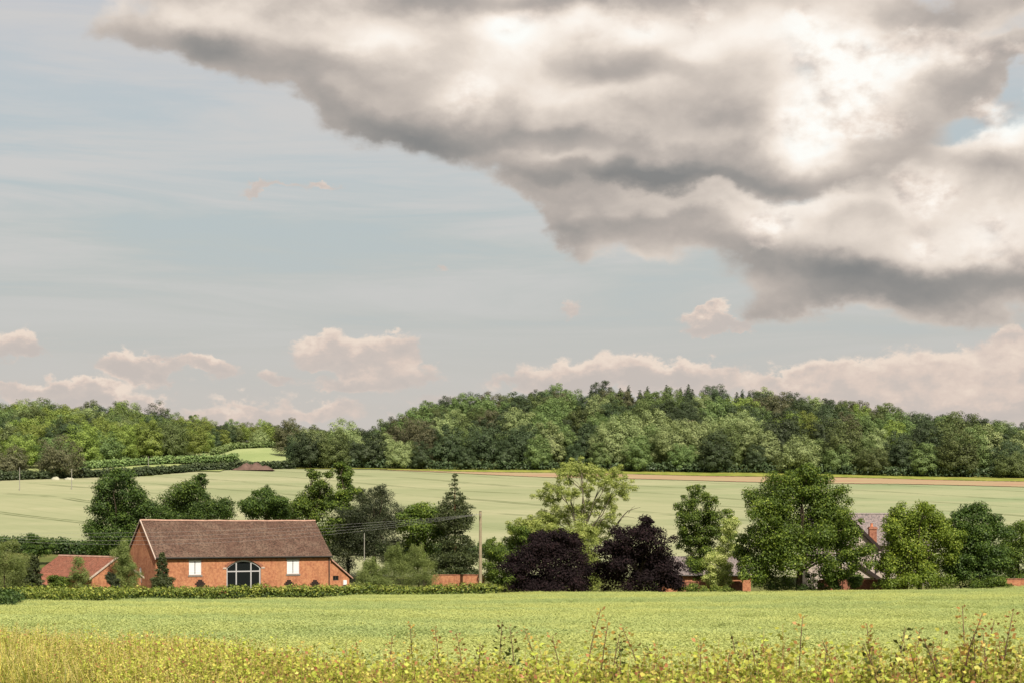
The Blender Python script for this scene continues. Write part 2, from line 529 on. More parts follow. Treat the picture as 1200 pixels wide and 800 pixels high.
def tile_material(name, c1, c2, c3, pitch_rows=.16):
    m, n = material(name)
    tc = n.new('ShaderNodeTexCoord').outputs['Object']
    sep = n.new('ShaderNodeSeparateXYZ'); n.put(sep.inputs[0], tc)
    cmb = n.new('ShaderNodeCombineXYZ')
    n.put(cmb.inputs[0], sep.outputs[0]); n.put(cmb.inputs[1], n.math('MULTIPLY', sep.outputs[2], 1.41))
    br = n.new('ShaderNodeTexBrick')
    n.put(br.inputs['Vector'], cmb.outputs[0])
    br.inputs['Color1'].default_value = c1 + (1,); br.inputs['Color2'].default_value = c2 + (1,)
    br.inputs['Mortar'].default_value = (c1[0] * .4, c1[1] * .4, c1[2] * .4, 1)
    br.inputs['Scale'].default_value = 1.0; br.inputs['Brick Width'].default_value = .20; br.inputs['Row Height'].default_value = pitch_rows
    br.inputs['Mortar Size'].default_value = .012
    big = n.noise(tc, 0.6, 8.0, 0.72).outputs[0]
    mid = n.noise(tc, 4.5, 4.0, 0.75).outputs[0]
    c = n.mix(n.remap(big, 0.42, 0.62, 0, .8), br.outputs[0], c3 + (1,))
    c = n.mix(n.remap(mid, 0.46, 0.60, 0, .85), c, (c1[0] * .42, c1[1] * .48, c1[2] * .5, 1))
    lich = n.noise(n.vmath('ADD', tc, (7, 3, 1)), 6.0, 3.0, 0.7).outputs[0]
    c = n.mix(n.remap(lich, 0.60, 0.70, 0, .55), c, (c3[0] * 1.6, c3[1] * 1.9, c3[2] * 1.7, 1))
    finish(n, principled(n, c, .9, .15, bump(n, br.outputs['Fac'], .6, .02)))
    return m


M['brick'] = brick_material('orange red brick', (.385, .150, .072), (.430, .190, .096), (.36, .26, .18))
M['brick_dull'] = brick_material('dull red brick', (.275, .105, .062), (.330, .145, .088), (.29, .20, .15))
M['roof_tile'] = tile_material('brown clay tile', (.094, .054, .040), (.130, .077, .058), (.145, .098, .074))
M['red_tile'] = tile_material('red clay tile', (0.248, 0.093, 0.059), (0.290, 0.117, 0.076), (0.234, 0.103, 0.069))
M['slate'] = tile_material('pinkish slate', (0.207, 0.172, 0.169), (0.241, 0.200, 0.193), (0.228, 0.186, 0.179), .25)
M['ridge'] = flat_material('ridge tile', (0.345, 0.214, 0.166), .85, .2, .3, 2.0)
M['white_paint'] = flat_material('white paint', (.62, .63, .65), .5, .4, .05)
M['grey_frame'] = flat_material('grey painted frame', (0.359, 0.359, 0.372), .5, .4, .08)
M['stone'] = flat_material('grey stone sill', (0.207, 0.186, 0.172), .9, .2, .2)
M['iron'] = flat_material('dark iron', (.03, .028, .026), .6, .4, .2)
M['dark_wood'] = flat_material('dark stained timber', (0.019, 0.012, 0.010), .7, .3, .3)
M['verge'] = flat_material('mortared verge', (0.400, 0.324, 0.276), .85, .2, .2, 2.0)
M['render'] = flat_material('cream render', (0.350, 0.300, 0.272), .9, .2, .08, 1.0)
M['pole'] = flat_material('weathered pole', (0.248, 0.207, 0.138), .85, .2, .25, 3.0)
M['pole_grey'] = flat_material('grey weathered pole', (0.234, 0.228, 0.200), .85, .2, .2, 3.0)
M['wire'] = flat_material('weathered cable', (.30, .30, .30), .5, .4, .1)
M['pot'] = flat_material('terracotta pot', (.48, .18, .09), .85, .2, .2)
M['dark_room'] = flat_material('dim interior', (.05, .045, .04), .9, .1, .1)


def glass_material():
    m, n = material('dark window glass')
    ns = n.noise(n.new('ShaderNodeTexCoord').outputs['Object'], 1.2, 3.0).outputs[0]
    finish(n, principled(n, (.010, .012, .013, 1), n.remap(ns, .3, .7, .04, .10), .45))
    return m


M['glass'] = glass_material()


# ------------------------------------------------------------------ terrain
def S(t):
    t = np.clip(t, 0, 1)
    return t * t * (3 - 2 * t)


EDGE_X = np.array([-120, -76, -33, 42, 101, 146, 230, 420], float)       # foot of the wooded hill
EDGE_Y = np.array([545, 525, 512, 494, 471, 450, 405, 330], float)
CREST = [(330, 500), (350, 494), (400, 483), (450, 473), (500, 467), (550, 467), (600, 462), (650, 457), (700, 452), (760, 447), (820, 449),
         (880, 457), (940, 466), (1000, 472), (1060, 483), (1100, 490), (1150, 497), (1200, 499), (1300, 506), (1500, 512)]


def edge_y(x):
    return np.interp(x, EDGE_X, EDGE_Y)


def base_far(y):
    return CAM_Z - 6.7 + 0.081 * (y - 190)


_cx, _ch = [], []
for _px, _py in CREST:
    _D = 620.0
    for _ in range(6):
        _D = float(edge_y((_px - 600) / FPX * _D)) + 115
    _cx.append((_px - 600) / FPX * _D); _ch.append(CAM_Z + (HORIZON - _py) * _D / FPX - 10.5)
CX, CH = np.array(_cx), np.array(_ch)
_lx, _lh = [], []
for _px, _py, _th in [(-300, 470, 13), (0, 473, 13), (100, 476, 13), (170, 479, 13), (190, 484, 12), (206, 497, 9), (250, 499, 7), (280, 500, 6.2), (340, 501, 6.2), (420, 505, 10)]:
    _lx.append((_px - 600) / FPX * 700); _lh.append(CAM_Z + (HORIZON - _py) * 700 / FPX - _th)
LX, LH = np.array(_lx), np.array(_lh)


def terrain(x, y):
    x = np.asarray(x, float); y = np.asarray(y, float)
    near = CAM_Z - (2.2 + 0.0325 * y) + 0.014 * np.clip(x, 0, 90) * np.clip(y / 160, 0, 1)
    near = near - 0.25 * np.exp(-((y - 3) / 5.0) ** 2) * 0
    floor_ = CAM_Z - 7.45 + 0.03 * np.clip(y - 166, 0, 30)
    far = base_far(y)
    # valley: smooth maximum of falling slope, flat floor and rising slope
    k = 0.35
    z = np.log(np.exp(np.clip((near - 3) / k, -60, 60)) + np.exp((floor_ - 3) / k) * (y > 60) + np.exp(np.clip((far - 3) / k, -60, 150))) * k + 3
    z = np.where(y > 240, np.maximum(z, far), z)
    # wooded hill
    ey = edge_y(x)
    base = base_far(ey)
    t = (y - ey) / 115.0
    H = np.interp(x, CX, CH)
    prof = 0.55 * np.clip(t, 0, 1) + 0.45 * S(t)
    hill = base + (H - base) * prof - 0.04 * np.clip(y - ey - 150, 0, 500)
    # left hillside
    Hl = np.interp(x, LX, LH)
    b0 = base_far(470.0)
    left = np.where(y < 470, far, b0 + (Hl - b0) * np.clip((y - 470) / 230.0, 0, 1) ** 0.97) - 0.03 * np.clip(y - 720, 0, 600)
    wl = S((x + 62 + (y - 520) * 0.10 * -1) / 24.0)          # 0 left of the valley, 1 on the wooded hill
    up = np.where(y > ey, hill, far) * wl + left * (1 - wl)
    z = np.where(y > 420, up, z)
    # beyond the hills the land falls back to a plain
    f = S((y - 800) / 700.0)
    z = z * (1 - f) + 26.0 * f
    z = z + 0.10 * np.sin(x * 0.11 + y * 0.05) * S((y - 20) / 40) * (1 - f)
    return z


def tz(x, y):
    return float(terrain(x, y))


def at(px, py, D):
    """point at distance D seen at pixel (px, py) of the photograph"""
    return Vector(((px - 600) / FPX * D, D, CAM_Z + (HORIZON - py) / FPX * D))


def on_ground(px, D):
    x = (px - 600) / FPX * D
    return Vector((x, D, tz(x, D)))


def sheet(name, xs, ys, mat, off=0.0, mask=None, kind='structure'):
    X, Y = np.meshgrid(xs, ys)
    Z = terrain(X, Y) + off
    V = np.stack([X, Y, Z], -1).reshape(-1, 3)
    nx, ny = len(xs), len(ys)
    i = np.arange(nx - 1)[None, :] + (np.arange(ny - 1) * nx)[:, None]
    F = np.stack([i, i + 1, i + 1 + nx, i + nx], -1).reshape(-1, 4)
    if mask is not None:
        c = V[F].mean(1)
        F = F[mask(c[:, 0], c[:, 1])]
        used, inv = np.unique(F, return_inverse=True)
        V = V[used]; F = inv.reshape(-1, 4)
    o = obj(name, np_mesh(name, V, F, smooth=True), mat)
    o["kind"] = kind
    return o


def ground_material():
    m, n = material('meadow ground')
    p = n.new('ShaderNodeNewGeometry').outputs['Position']
    a = n.noise(p, 0.05, 5.0, 0.6).outputs[0]; b = n.noise(p, 1.3, 5.0, 0.7).outputs[0]
    c = n.mix(n.remap(a, .35, .65), (0.079, 0.103, 0.024, 1), (0.131, 0.138, 0.048, 1))
    c = n.mix(n.remap(b, .35, .7, 0, .5), c, (0.052, 0.052, 0.019, 1))
    finish(n, principled(n, c, .95, .1, bump(n, b, .5, .2)))
    return m


def far_crop_material():
    m, n = material('pale barley')
    p = n.new('ShaderNodeNewGeometry').outputs['Position']
    sep = n.new('ShaderNodeSeparateXYZ'); n.put(sep.inputs[0], p)
    a = n.noise(n.mapping(p, scale=(.012, .03, 0)), 1.0, 5.0, .6).outputs[0]
    b = n.noise(n.mapping(p, scale=(.25, .9, 0)), 1.0, 4.0, .7).outputs[0]
    c = n.mix(n.remap(a, .3, .7), (0.205, 0.230, 0.126, 1), (0.297, 0.296, 0.183, 1))
    right = n.remap(sep.outputs[0], 20.0, 130.0, 0.0, .6)
    c = n.mix(n.math('MULTIPLY', right, n.remap(a, .35, .6, 1, .3)), c, (0.186, 0.243, 0.135, 1))
    c = n.mix(n.remap(b, .35, .75, 0, .28), c, (0.149, 0.187, 0.083, 1))
    # tramlines: pairs of wheel tracks 24 m apart, running down the slope at an angle
    wob = n.math('MULTIPLY', n.math('SUBTRACT', n.noise(p, .012, 2.0).outputs[0], .5), 26.0)
    s = n.math('ADD', n.math('ADD', n.math('MULTIPLY', sep.outputs[0], .76), n.math('MULTIPLY', sep.outputs[1], .65)), wob)
    f = n.math('MULTIPLY', n.math('FRACT', n.math('DIVIDE', n.math('ADD', s, 4.0), 24.0)), 24.0)
    d1 = n.math('ABSOLUTE', n.math('SUBTRACT', f, 11.1)); d2 = n.math('ABSOLUTE', n.math('SUBTRACT', f, 12.9))
    ln = n.math('MAXIMUM', n.remap(d1, .25, .75, 1, 0), n.remap(d2, .25, .75, 1, 0))
    brk = n.remap(n.noise(p, .05, 4.0, .7).outputs[0], .38, .60, .05, .85)
    c = n.mix(n.math('MULTIPLY', ln, brk), c, (0.081, 0.101, 0.044, 1))
    f2 = n.math('ABSOLUTE', n.math('SUBTRACT', n.math('FRACT', n.math('DIVIDE', s, 6.0)), .5))
    c = n.mix(n.math('MULTIPLY', n.remap(f2, .0, .14, .30, 0), brk), c, (0.149, 0.181, 0.083, 1))
    finish(n, principled(n, c, .95, .05, bump(n, b, .3, .3)))
    return m


def soil_material():
    m, n = material('bare pink soil')
    p = n.new('ShaderNodeNewGeometry').outputs['Position']
    a = n.noise(n.mapping(p, scale=(.04, .22, 0)), 1.0, 6.0, .65).outputs[0]
    c = n.mix(n.remap(a, .36, .62), (.290, .178, .122, 1), (.290, .245, .140, 1))
    finish(n, principled(n, c, .95, .05))
    return m


def two_tone(name, c1, c2, sc=.15, stretch=(1, 1, 1)):
    m, n = material(name)
    p = n.new('ShaderNodeNewGeometry').outputs['Position']
    a = n.noise(n.mapping(p, scale=stretch), sc, 6.0, .65).outputs[0]
    finish(n, principled(n, n.mix(n.remap(a, .35, .65), c1 + (1,), c2 + (1,)), .95, .05, bump(n, a, .4, .3)))
    return m


xs = np.concatenate([np.linspace(-4000, -420, 16)[:-1], np.linspace(-420, -180, 31)[:-1], np.linspace(-180, 200, 128)[:-1], np.linspace(200, 420, 28)[:-1], np.linspace(420, 4000, 16)])
ys = np.concatenate([np.linspace(-400, -20, 12)[:-1], np.linspace(-20, 60, 54)[:-1], np.linspace(60, 260, 100)[:-1], np.linspace(260, 900, 160)[:-1], np.linspace(900, 12000, 40)])
sheet('ground', xs, ys, ground_material())


def soil_band(x):
    w = np.interp(x, [-45, -25, 10, 60, 200], [0, 6, 26, 32, 30])
    top = edge_y(x) - np.interp(x, [-45, 0, 45, 200], [8, 14, 21, 17])
    return top - w, top


def near_boundary(x):
    return np.interp(x, [-60, -33, -27, -14, 20, 60], [70, 93, 122, 154, 160, 163])


def far_top(x):
    # upper edge of the far field
    return np.where(x < -80, np.interp(x, [-300, -145, -108, -80], [430, 446, 470, 518]), edge_y(x) - 3)


fx = np.linspace(-230, 260, 260); fy = np.linspace(196, 540, 250)
sheet('far_crop_field', fx, fy, far_crop_material(), .06, lambda x, y: (y < np.minimum(far_top(x), 540)) & (y > np.where(x < -42, 232, 198)) & (y < np.where(x > -40, soil_band(x)[0] + 1.5, 999)))
sx = np.linspace(-45, 230, 200); sy = np.linspace(330, 520, 240)
sheet('bare_soil_strip', sx, sy, soil_material(), .20, lambda x, y: (y > soil_band(x)[0]) & (y < soil_band(x)[1]))
sheet('grass_margin', np.linspace(-78, 230, 220), np.linspace(380, 530, 200), two_tone('margin grass', (0.138, 0.172, 0.034), (0.248, 0.248, 0.062), .2, (1, .4, 1)), .28,
      lambda x, y: (y > np.where(x > -40, soil_band(x)[1] + .4, edge_y(x) - 5)) & (y < edge_y(x) + 2))
# the lit field between the two woods, and a thin one behind the far hedge
sheet('hillside_field', np.linspace(-150, -66, 90), np.linspace(536, 650, 80), two_tone('hillside barley', (.205, .255, .105), (.270, .310, .140), .05, (1, .3, 1)), .3,
      lambda x, y: (y > 541) & (y < 646))
sheet('strip_field', np.linspace(-170, -90, 80), np.linspace(480, 536, 50), two_tone('strip barley', (0.193, 0.241, 0.090), (0.262, 0.290, 0.124), .05, (1, .3, 1)), .3,
      lambda x, y: (y > 486) & (y < 520))
sheet('near_crop_field', np.linspace(-70, 90, 161), np.linspace(14, 170, 157),
      two_tone('crop undergrowth', (0.152, 0.186, 0.041), (0.234, 0.255, 0.062), .3, (.4, 1, 1)), .12, lambda x, y: y < near_boundary(x))

# ------------------------------------------------------------------ scattered ground cover (kind = stuff)
HIDDEN = {}


def scatter(name, pts, rotz, scl, idx, meshes, parent=None, tilt=None):
    """one object: points that carry instances of a few small meshes"""
    key = tuple(m.name for m in meshes)
    if key not in HIDDEN:
        c = bpy.data.collections.new(name + '_source')
        for i, me in enumerate(meshes):
            c.objects.link(bpy.data.objects.new(f"{i:03d}_{name}_source", me))
        HIDDEN[key] = c
    me = bpy.data.meshes.new(name)
    pts = np.asarray(pts, np.float32)
    me.vertices.add(len(pts)); me.vertices.foreach_set("co", pts.ravel())
    for an, av, ty in (('rz', rotz, 'FLOAT'), ('sc', scl, 'FLOAT'), ('ix', idx, 'INT'), ('tx', tilt if tilt is not None else np.zeros(len(pts)), 'FLOAT')):
        a = me.attributes.new(an, ty, 'POINT')
        a.data.foreach_set("value", np.ascontiguousarray(av, dtype=np.float32 if ty == 'FLOAT' else np.int32))
    o = bpy.data.objects.new(name, me)
    link(o, parent)
    ng = bpy.data.node_groups.new(name, 'GeometryNodeTree')
    ng.interface.new_socket('Geometry', in_out='INPUT', socket_type='NodeSocketGeometry')
    ng.interface.new_socket('Geometry', in_out='OUTPUT', socket_type='NodeSocketGeometry')
    N = ng.nodes; L = ng.links
    gi, go = N.new('NodeGroupInput'), N.new('NodeGroupOutput')
    ci = N.new('GeometryNodeCollectionInfo'); ci.inputs['Collection'].default_value = HIDDEN[key]
    ci.inputs['Separate Children'].default_value = True; ci.inputs['Reset Children'].default_value = True
    io = N.new('GeometryNodeInstanceOnPoints'); io.inputs['Pick Instance'].default_value = True

    def named(nm, ty):
        q = N.new('GeometryNodeInputNamedAttribute'); q.data_type = ty; q.inputs[0].default_value = nm
        return q.outputs['Attribute']
    cx = N.new('ShaderNodeCombineXYZ')
    L.new(named('tx', 'FLOAT'), cx.inputs[0]); L.new(named('rz', 'FLOAT'), cx.inputs[2])
    er = N.new('FunctionNodeEulerToRotation'); L.new(cx.outputs[0], er.inputs[0])
    L.new(gi.outputs[0], io.inputs['Points']); L.new(ci.outputs[0], io.inputs['Instance'])
    L.new(named('ix', 'INT'), io.inputs['Instance Index']); L.new(er.outputs[0], io.inputs['Rotation']); L.new(named('sc', 'FLOAT'), io.inputs['Scale'])
    L.new(io.outputs[0], go.inputs[0])
    md = o.modifiers.new('scatter', 'NODES'); md.node_group = ng
    o["kind"] = 'stuff'
    return o


def blade_tuft(name, rng, nb, rad, h, w, mat, heads=0.0):
    """a tuft of bent blades, some with a seed head"""
    V, F, T = [], [], []
    for _ in range(nb):
        a, r = rng.uniform(0, 2 * math.pi), rad * math.sqrt(rng.random())
        bx, by = r * math.cos(a), r * math.sin(a)
        hh = h * rng.uniform(.65, 1.1); la = rng.uniform(0, 2 * math.pi); ln = hh * rng.uniform(.05, .45)
        sx_, sy_ = -math.sin(la) * w, math.cos(la) * w
        t = rng.random()
        pts = [(0, 0), (.35, .55), (1, 1)]
        i = len(V)
        for q, (l, z) in enumerate(pts):
            ww = (1, .85, .25)[q] if heads == 0 else (.6, .6, .9)[q]
            for s in (-1, 1):
                V.append((bx + math.cos(la) * ln * l + s * sx_ * ww, by + math.sin(la) * ln * l + s * sy_ * ww, hh * z))
        F += [(i, i + 1, i + 3, i + 2), (i + 2, i + 3, i + 5, i + 4)]
        T += [t * .8, min(1, t * .8 + .2)]
    me = np_mesh(name, np.array(V), np.array(F), {'tint': np.array(T)})
    me.materials.append(mat)
    return me


def crop_material():
    m, n = material('ripening crop')
    a = n.new('ShaderNodeAttribute', attribute_name='tint').outputs['Fac']
    p = n.new('ShaderNodeNewGeometry').outputs['Position']
    big = n.noise(n.mapping(p, scale=(.018, .05, 0)), 1.0, 5.0, .62).outputs[0]
    sml = n.noise(n.mapping(p, scale=(.20, .35, 0)), 1.0, 3.0, .6).outputs[0]
    g = n.ramp(a, [(0, (.350, .430, .165, 1)), (1, (.390, .465, .190, 1))])
    y = n.ramp(a, [(0, (.465, .510, .175, 1)), (1, (.510, .545, .200, 1))])
    c = n.mix(n.remap(n.math('ADD', n.math('MULTIPLY', big, .7), n.math('MULTIPLY', sml, .3)), .40, .58), g, y)
    pr = principled(n, c, .7, .15)
    tr = n.new('ShaderNodeBsdfTranslucent'); n.put(tr.inputs[0], c)
    mx = n.new('ShaderNodeMixShader'); mx.inputs[0].default_value = .45
    n.put(mx.inputs[1], pr); n.put(mx.inputs[2], tr.outputs[0])
    finish(n, mx.outputs[0])
    return m


def crop_tuft(name, seed, nleaf, nstem, rad, h, leaf, mat):
    """a patch of ripening crop: thin stems under a fuzzy top of pods and small leaves"""
    g = np.random.default_rng(seed)
    V, F, T = [], [], []
    for k in range(nleaf + nstem):
        a, r = g.uniform(0, 6.283), rad * math.sqrt(g.random())
        c = np.array([r * math.cos(a), r * math.sin(a), 0.0])
        if k < nleaf:
            c[2] = h * (1 - .45 * g.random() ** 1.8) * (1 + .05 * g.normal())
            nn = np.array([0, 0, 1.0]) + g.normal(size=3) * .36; nn /= np.linalg.norm(nn)
            d = np.cross(nn, g.normal(size=3)); d /= np.linalg.norm(d)
            b = np.cross(nn, d); L, w = leaf * g.uniform(.6, 1.4), .26
        else:
            d = g.normal(size=3) * .18 + np.array([0, 0, 1.0]); L, w = h * .95, .012
            c[2] = L / 2
            d /= np.linalg.norm(d)
            b = np.cross(d, g.normal(size=3)); b /= np.linalg.norm(b)
        i = len(V)
        V += [c - d * L / 2, c + b * L * w, c + d * L / 2, c - b * L * w]
        F.append((i, i + 1, i + 2, i + 3)); T.append(g.random())
    me = np_mesh(name, np.array(V), np.array(F), {'tint': np.array(T)})
    me.materials.append(mat)
    return me


rng = random.Random(5)
nr = np.random.default_rng(11)
M['crop'] = crop_material()
tufts = [crop_tuft(f'crop_tuft_{i}', 60 + i, 480, 16, .5, .60, .058, M['crop']) for i in range(4)]
# denser near, coarser with distance
P_ = []
for y0, y1, dens in ((26, 60, 4.6), (60, 105, 3.8), (105, 168, 3.2)):
    xa, xb = -.36 * y1, .36 * y1
    cnt = int((y1 - y0) * (xb - xa) * dens)
    q = np.stack([nr.uniform(xa, xb, cnt), nr.uniform(y0, y1, cnt)], 1)
    P_.append(q)
q = np.concatenate(P_)


def weed_line(x):
    # where the crop stops and the weedy verge along the near hedge begins
    return np.interp(x, [-30, -12.3, -6.5, -1.5, 4, 30], [44, 38, 30, 21, 16, 14])


q = q[(q[:, 1] < near_boundary(q[:, 0]) - .6) & (q[:, 1] > weed_line(q[:, 0]) + 4) & (np.abs(q[:, 0]) < .345 * q[:, 1] + 1)]
n_ = len(q)
scatter('crop', np.column_stack([q, terrain(q[:, 0], q[:, 1]) + .08]), nr.uniform(0, 6.28, n_),
        nr.uniform(.8, 1.2, n_) * (1 + .12 * np.sin(q[:, 0] * .21 + q[:, 1] * .33)), nr.integers(0, 4, n_), tufts)


# ------------------------------------------------------------------ barn
def build_barn():
    th = R(35)
    D0 = 172.0
    A = at(182.5, 649.5, D0)
    z0 = tz(A.x, A.y) - .05
    t = tag(empty('barn', (A.x, A.y, z0), th), 'long red brick barn with brown tiled roof and arched glazed cart opening', 'barn')
    c, s = math.cos(th), math.sin(th)

    def along(px):                       # distance along the front wall of the point seen at px
        k = (px - 600) / FPX
        return (k * A.y - A.x) / (c - k * s)

    def zat(px, py):                     # height of the point of the front wall seen at (px, py)
        l = along(px)
        return CAM_Z + (HORIZON - py) / FPX * (A.y + l * s) - z0
    Lf, Wd = along(387.5), 8.2
    ze = zat(182.5, 651.5)
    rise = 3.95
    T = .35

    def rect(x0, x1, za, zb):
        return [(x0, za), (x1, za), (x1, zb), (x0, zb)]

    ax0, ax1 = along(265.5), along(306)
    zs, zt = zat(286, 664.5), zat(286, 655.6)
    zb = -.4
    mid, hw = (ax0 + ax1) / 2, (ax1 - ax0) / 2
    rs = zt - zs
    rad = (hw * hw + rs * rs) / (2 * rs); cz = zt - rad

    def arch(inset=0.0, n=16):
        h, r = hw - inset, rad - inset
        zz = cz + math.sqrt(r * r - h * h)
        a = math.asin(h / r)
        return [(mid - h, zb + inset), (mid + h, zb + inset)] + [(mid + r * math.sin(a - 2 * a * k / n), cz + r * math.cos(a - 2 * a * k / n)) for k in range(n + 1)]

    wl = (along(221.5), along(235.8), zat(228, 672.8), zat(228, 656.2))
    wr = (along(336.3), along(350.6), zat(343, 671.6), zat(343, 655.4))
    obj('wall', wall_with_holes(rect(0, Lf, -.6, ze), [arch(), rect(*wl[:2], *wl[2:]), rect(*wr[:2], *wr[2:])], T), M['brick'], t)
    Mb().box(0, Lf, Wd - T, Wd, -.6, ze).build('wall', M['brick'], t)
    # gable walls: local y runs back; slit window in the left one
    gl = wall_with_holes([(T, -.6), (Wd - T, -.6), (Wd - T, ze + .3), (Wd / 2, ze + rise - .22), (T, ze + .3)], [[(4.1, 1.55), (4.75, 1.55), (4.75, 3.0), (4.42, 3.25), (4.1, 3.0)]], T)
    o = obj('gable_wall', gl, M['brick'], t)
    o.matrix_local = Matrix(((0, 1, 0, 0), (1, 0, 0, 0), (0, 0, 1, 0), (0, 0, 0, 1)))
    w = Mb()
    for (y0, y1, za, zb_) in ((4.1, 4.2, 1.55, 3.0), (4.65, 4.75, 1.55, 3.0), (4.2, 4.65, 1.55, 1.68), (4.2, 4.65, 2.85, 3.0), (4.39, 4.46, 1.68, 2.85)):
        w.box(.05, .14, y0, y1, za, zb_)
    w.prism([(.05, 4.1, 3.0), (.05, 4.75, 3.0), (.05, 4.42, 3.25)], (.09, 0, 0))
    sl = w.build('slit_window', M['white_paint'], t)
    Mb().box(.10, .12, 4.2, 4.65, 1.68, 2.85).build('pane', M['glass'], sl)
    Mb().box(-.04, .1, 3.98, 4.87, 1.42, 1.55).build('sill', M['stone'], sl)
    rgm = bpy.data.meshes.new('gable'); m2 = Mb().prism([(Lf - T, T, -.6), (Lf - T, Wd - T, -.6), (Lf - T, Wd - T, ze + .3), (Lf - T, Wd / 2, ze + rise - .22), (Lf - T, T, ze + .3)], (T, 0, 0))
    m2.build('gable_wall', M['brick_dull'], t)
    bpy.data.meshes.remove(rgm)
    # roof: two slabs with a slightly sagging ridge, overhanging the eaves
    nseg = 14
    xr = [-.12 + (Lf + .24) * k / nseg for k in range(nseg + 1)]
    sag = [-.05 * math.sin(math.pi * k / nseg) + .018 * math.sin(k * 2.3) for k in range(nseg + 1)]
    for side in (0, 1):
        m = Mb()
        sl_ = rise / (Wd / 2)
        ev = -.28
        prof = []
        for q in range(7):
            f = q / 6
            y = ev + (Wd / 2 - ev) * f
            prof.append((y, ze + .05 + y * sl_ - .06 * math.sin(math.pi * f)))
        V, F = [], []
        for thick in (0, -.12):
            for k, x in enumerate(xr):
                for (y, z) in prof:
                    V.append((x, y if side == 0 else Wd - y, z + thick + sag[k] * min(1, max(0, (y + .3) / 4))))
        n1, n2 = len(prof), len(xr) * len(prof)
        for k in range(nseg):
            for q in range(n1 - 1):
                a = k * n1 + q
                F.append((a, a + n1, a + n1 + 1, a + 1)); F.append((n2 + a, n2 + a + 1, n2 + a + n1 + 1, n2 + a + n1))
        for k in range(nseg):
            for q in (0, n1 - 1):
                a = k * n1 + q
                F.append((a, a + n1, n2 + a + n1, n2 + a))
        for k in (0, nseg):
            for q in range(n1 - 1):
                a = k * n1 + q
                F.append((a, a + 1, n2 + a + 1, n2 + a))
        m.v, m.f = V, F
        rf = m.build('roof', M['roof_tile'], t)
    m = Mb()
    for k in range(nseg):
        x0, x1 = xr[k], xr[k + 1]
        za, zb_ = ze + rise + .10 + sag[k], ze + rise + .10 + sag[k + 1]
        a = [(x0, Wd / 2 - .15, za - .10), (x0, Wd / 2 - .08, za + .05), (x0, Wd / 2 + .08, za + .05), (x0, Wd / 2 + .15, za - .10)]
        m.prism(a, (x1 - x0 - .004, 0, zb_ - za))
    m.build('ridge_tile', M['ridge'], t)["kind"] = 'stuff'
    # mortared verge along the left gable
    for y0, y1 in ((-.28, Wd / 2 - .02), (Wd + .28, Wd / 2 + .02)):
        za, zb_ = ze + .05 - .28 * rise / (Wd / 2), ze + .05 + rise
        Mb().prism([(-.20, y0, za - .10), (-.20, y1, zb_ - .10), (-.20, y1, zb_ + .05), (-.20, y0, za + .05)], (.11, 0, 0)).build('verge', M['verge'], t)
    # brick corbel course and gutter under the eaves
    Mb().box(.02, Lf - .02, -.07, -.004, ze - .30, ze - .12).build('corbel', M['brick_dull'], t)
    Mb().tube([(-.1, -.36, ze - .16), (Lf + .1, -.36, ze - .19)], .075, 8).build('gutter', M['iron'], t)
    Mb().tube([(Lf - .25, -.36, ze - .2), (Lf - .25, -.16, ze - .45), (Lf - .25, -.10, ze - .6), (Lf - .25, -.10, -.4)], .065, 8).build('downpipe', M['iron'], t)
    # shuttered windows
    for (x0, x1, za, zb_) in (wl, wr):
        m = Mb()
        m.box(x0, x0 + .07, .03, .13, za, zb_).box(x1 - .07, x1, .03, .13, za, zb_).box(x0 + .07, x1 - .07, .03, .13, zb_ - .07, zb_).box(x0 + .07, x1 - .07, .03, .13, za, za + .07)
        wdw = m.build('shuttered_window', M['white_paint'], t)
        mx = (x0 + x1) / 2
        for (a, b) in ((x0 + .08, mx - .045), (mx + .045, x1 - .08)):
            sm = Mb()
            nb = 4
            for q in range(nb):
                sm.box(a + (b - a) * q / nb + .004, a + (b - a) * (q + 1) / nb - .004, .055, .095, za + .08, zb_ - .08)
            sm.box(a, b, .045, .056, za + .25, za + .37).box(a, b, .045, .056, zb_ - .37, zb_ - .25)
            sm.build('shutter', M['white_paint'], wdw)
        Mb().box(mx - .045, mx + .045, .07, .12, za + .07, zb_ - .07).build('mullion', M['iron'], wdw)
        Mb().box(x0 - .12, x1 + .12, -.07, .12, za - .20, za - .003).build('sill', M['stone'], wdw)
        Mb().box(x0 - .12, x1 + .12, -.012, .10, zb_ + .003, zb_ + .20).build('lintel', M['stone'], wdw)
    # the arched glazing
    outer, inner = arch(.02), arch(.17)
    m = Mb()
    n = len(outer)
    for k in range(n):
        a, b = k, (k + 1) % n
        m.prism([(outer[a][0], .12, outer[a][1]), (outer[b][0], .12, outer[b][1]), (inner[b][0], .12, inner[b][1]), (inner[a][0], .12, inner[a][1])], (0, .12, 0))
    gz = m.build('glazed_screen', M['grey_frame'], t)
    ztr = zat(286, 668.8)
    x1, x2 = along(277.4), along(294.6)
    for xm in (x1, x2):
        zz = cz + math.sqrt((rad - .17) ** 2 - (xm - mid) ** 2)
        Mb().box(xm - .07, xm + .07, .11, .23, zb + .17, zz).build('mullion', M['grey_frame'], gz)
    for a, b in ((mid - hw + .17, x1 - .07), (x1 + .07, x2 - .07), (x2 + .07, mid + hw - .17)):
        Mb().box(a, b, .113, .227, ztr - .07, ztr + .07).build('transom', M['grey_frame'], gz)
        gl = Mb()
        pts = [(a, zb + .1), (b, zb + .1), (b, ztr - .07), (a, ztr - .07)]
        gl.prism([(x, .17, z) for x, z in pts], (0, .012, 0))
        gl.build('pane', M['glass'], gz)
        up = [(a, ztr + .07), (b, ztr + .07)] + [(x, cz + math.sqrt(max(.01, (rad - .17) ** 2 - (x - mid) ** 2))) for x in np.linspace(b, a, 8)]
        gl = Mb().prism([(x, .17, z) for x, z in up], (0, .012, 0))
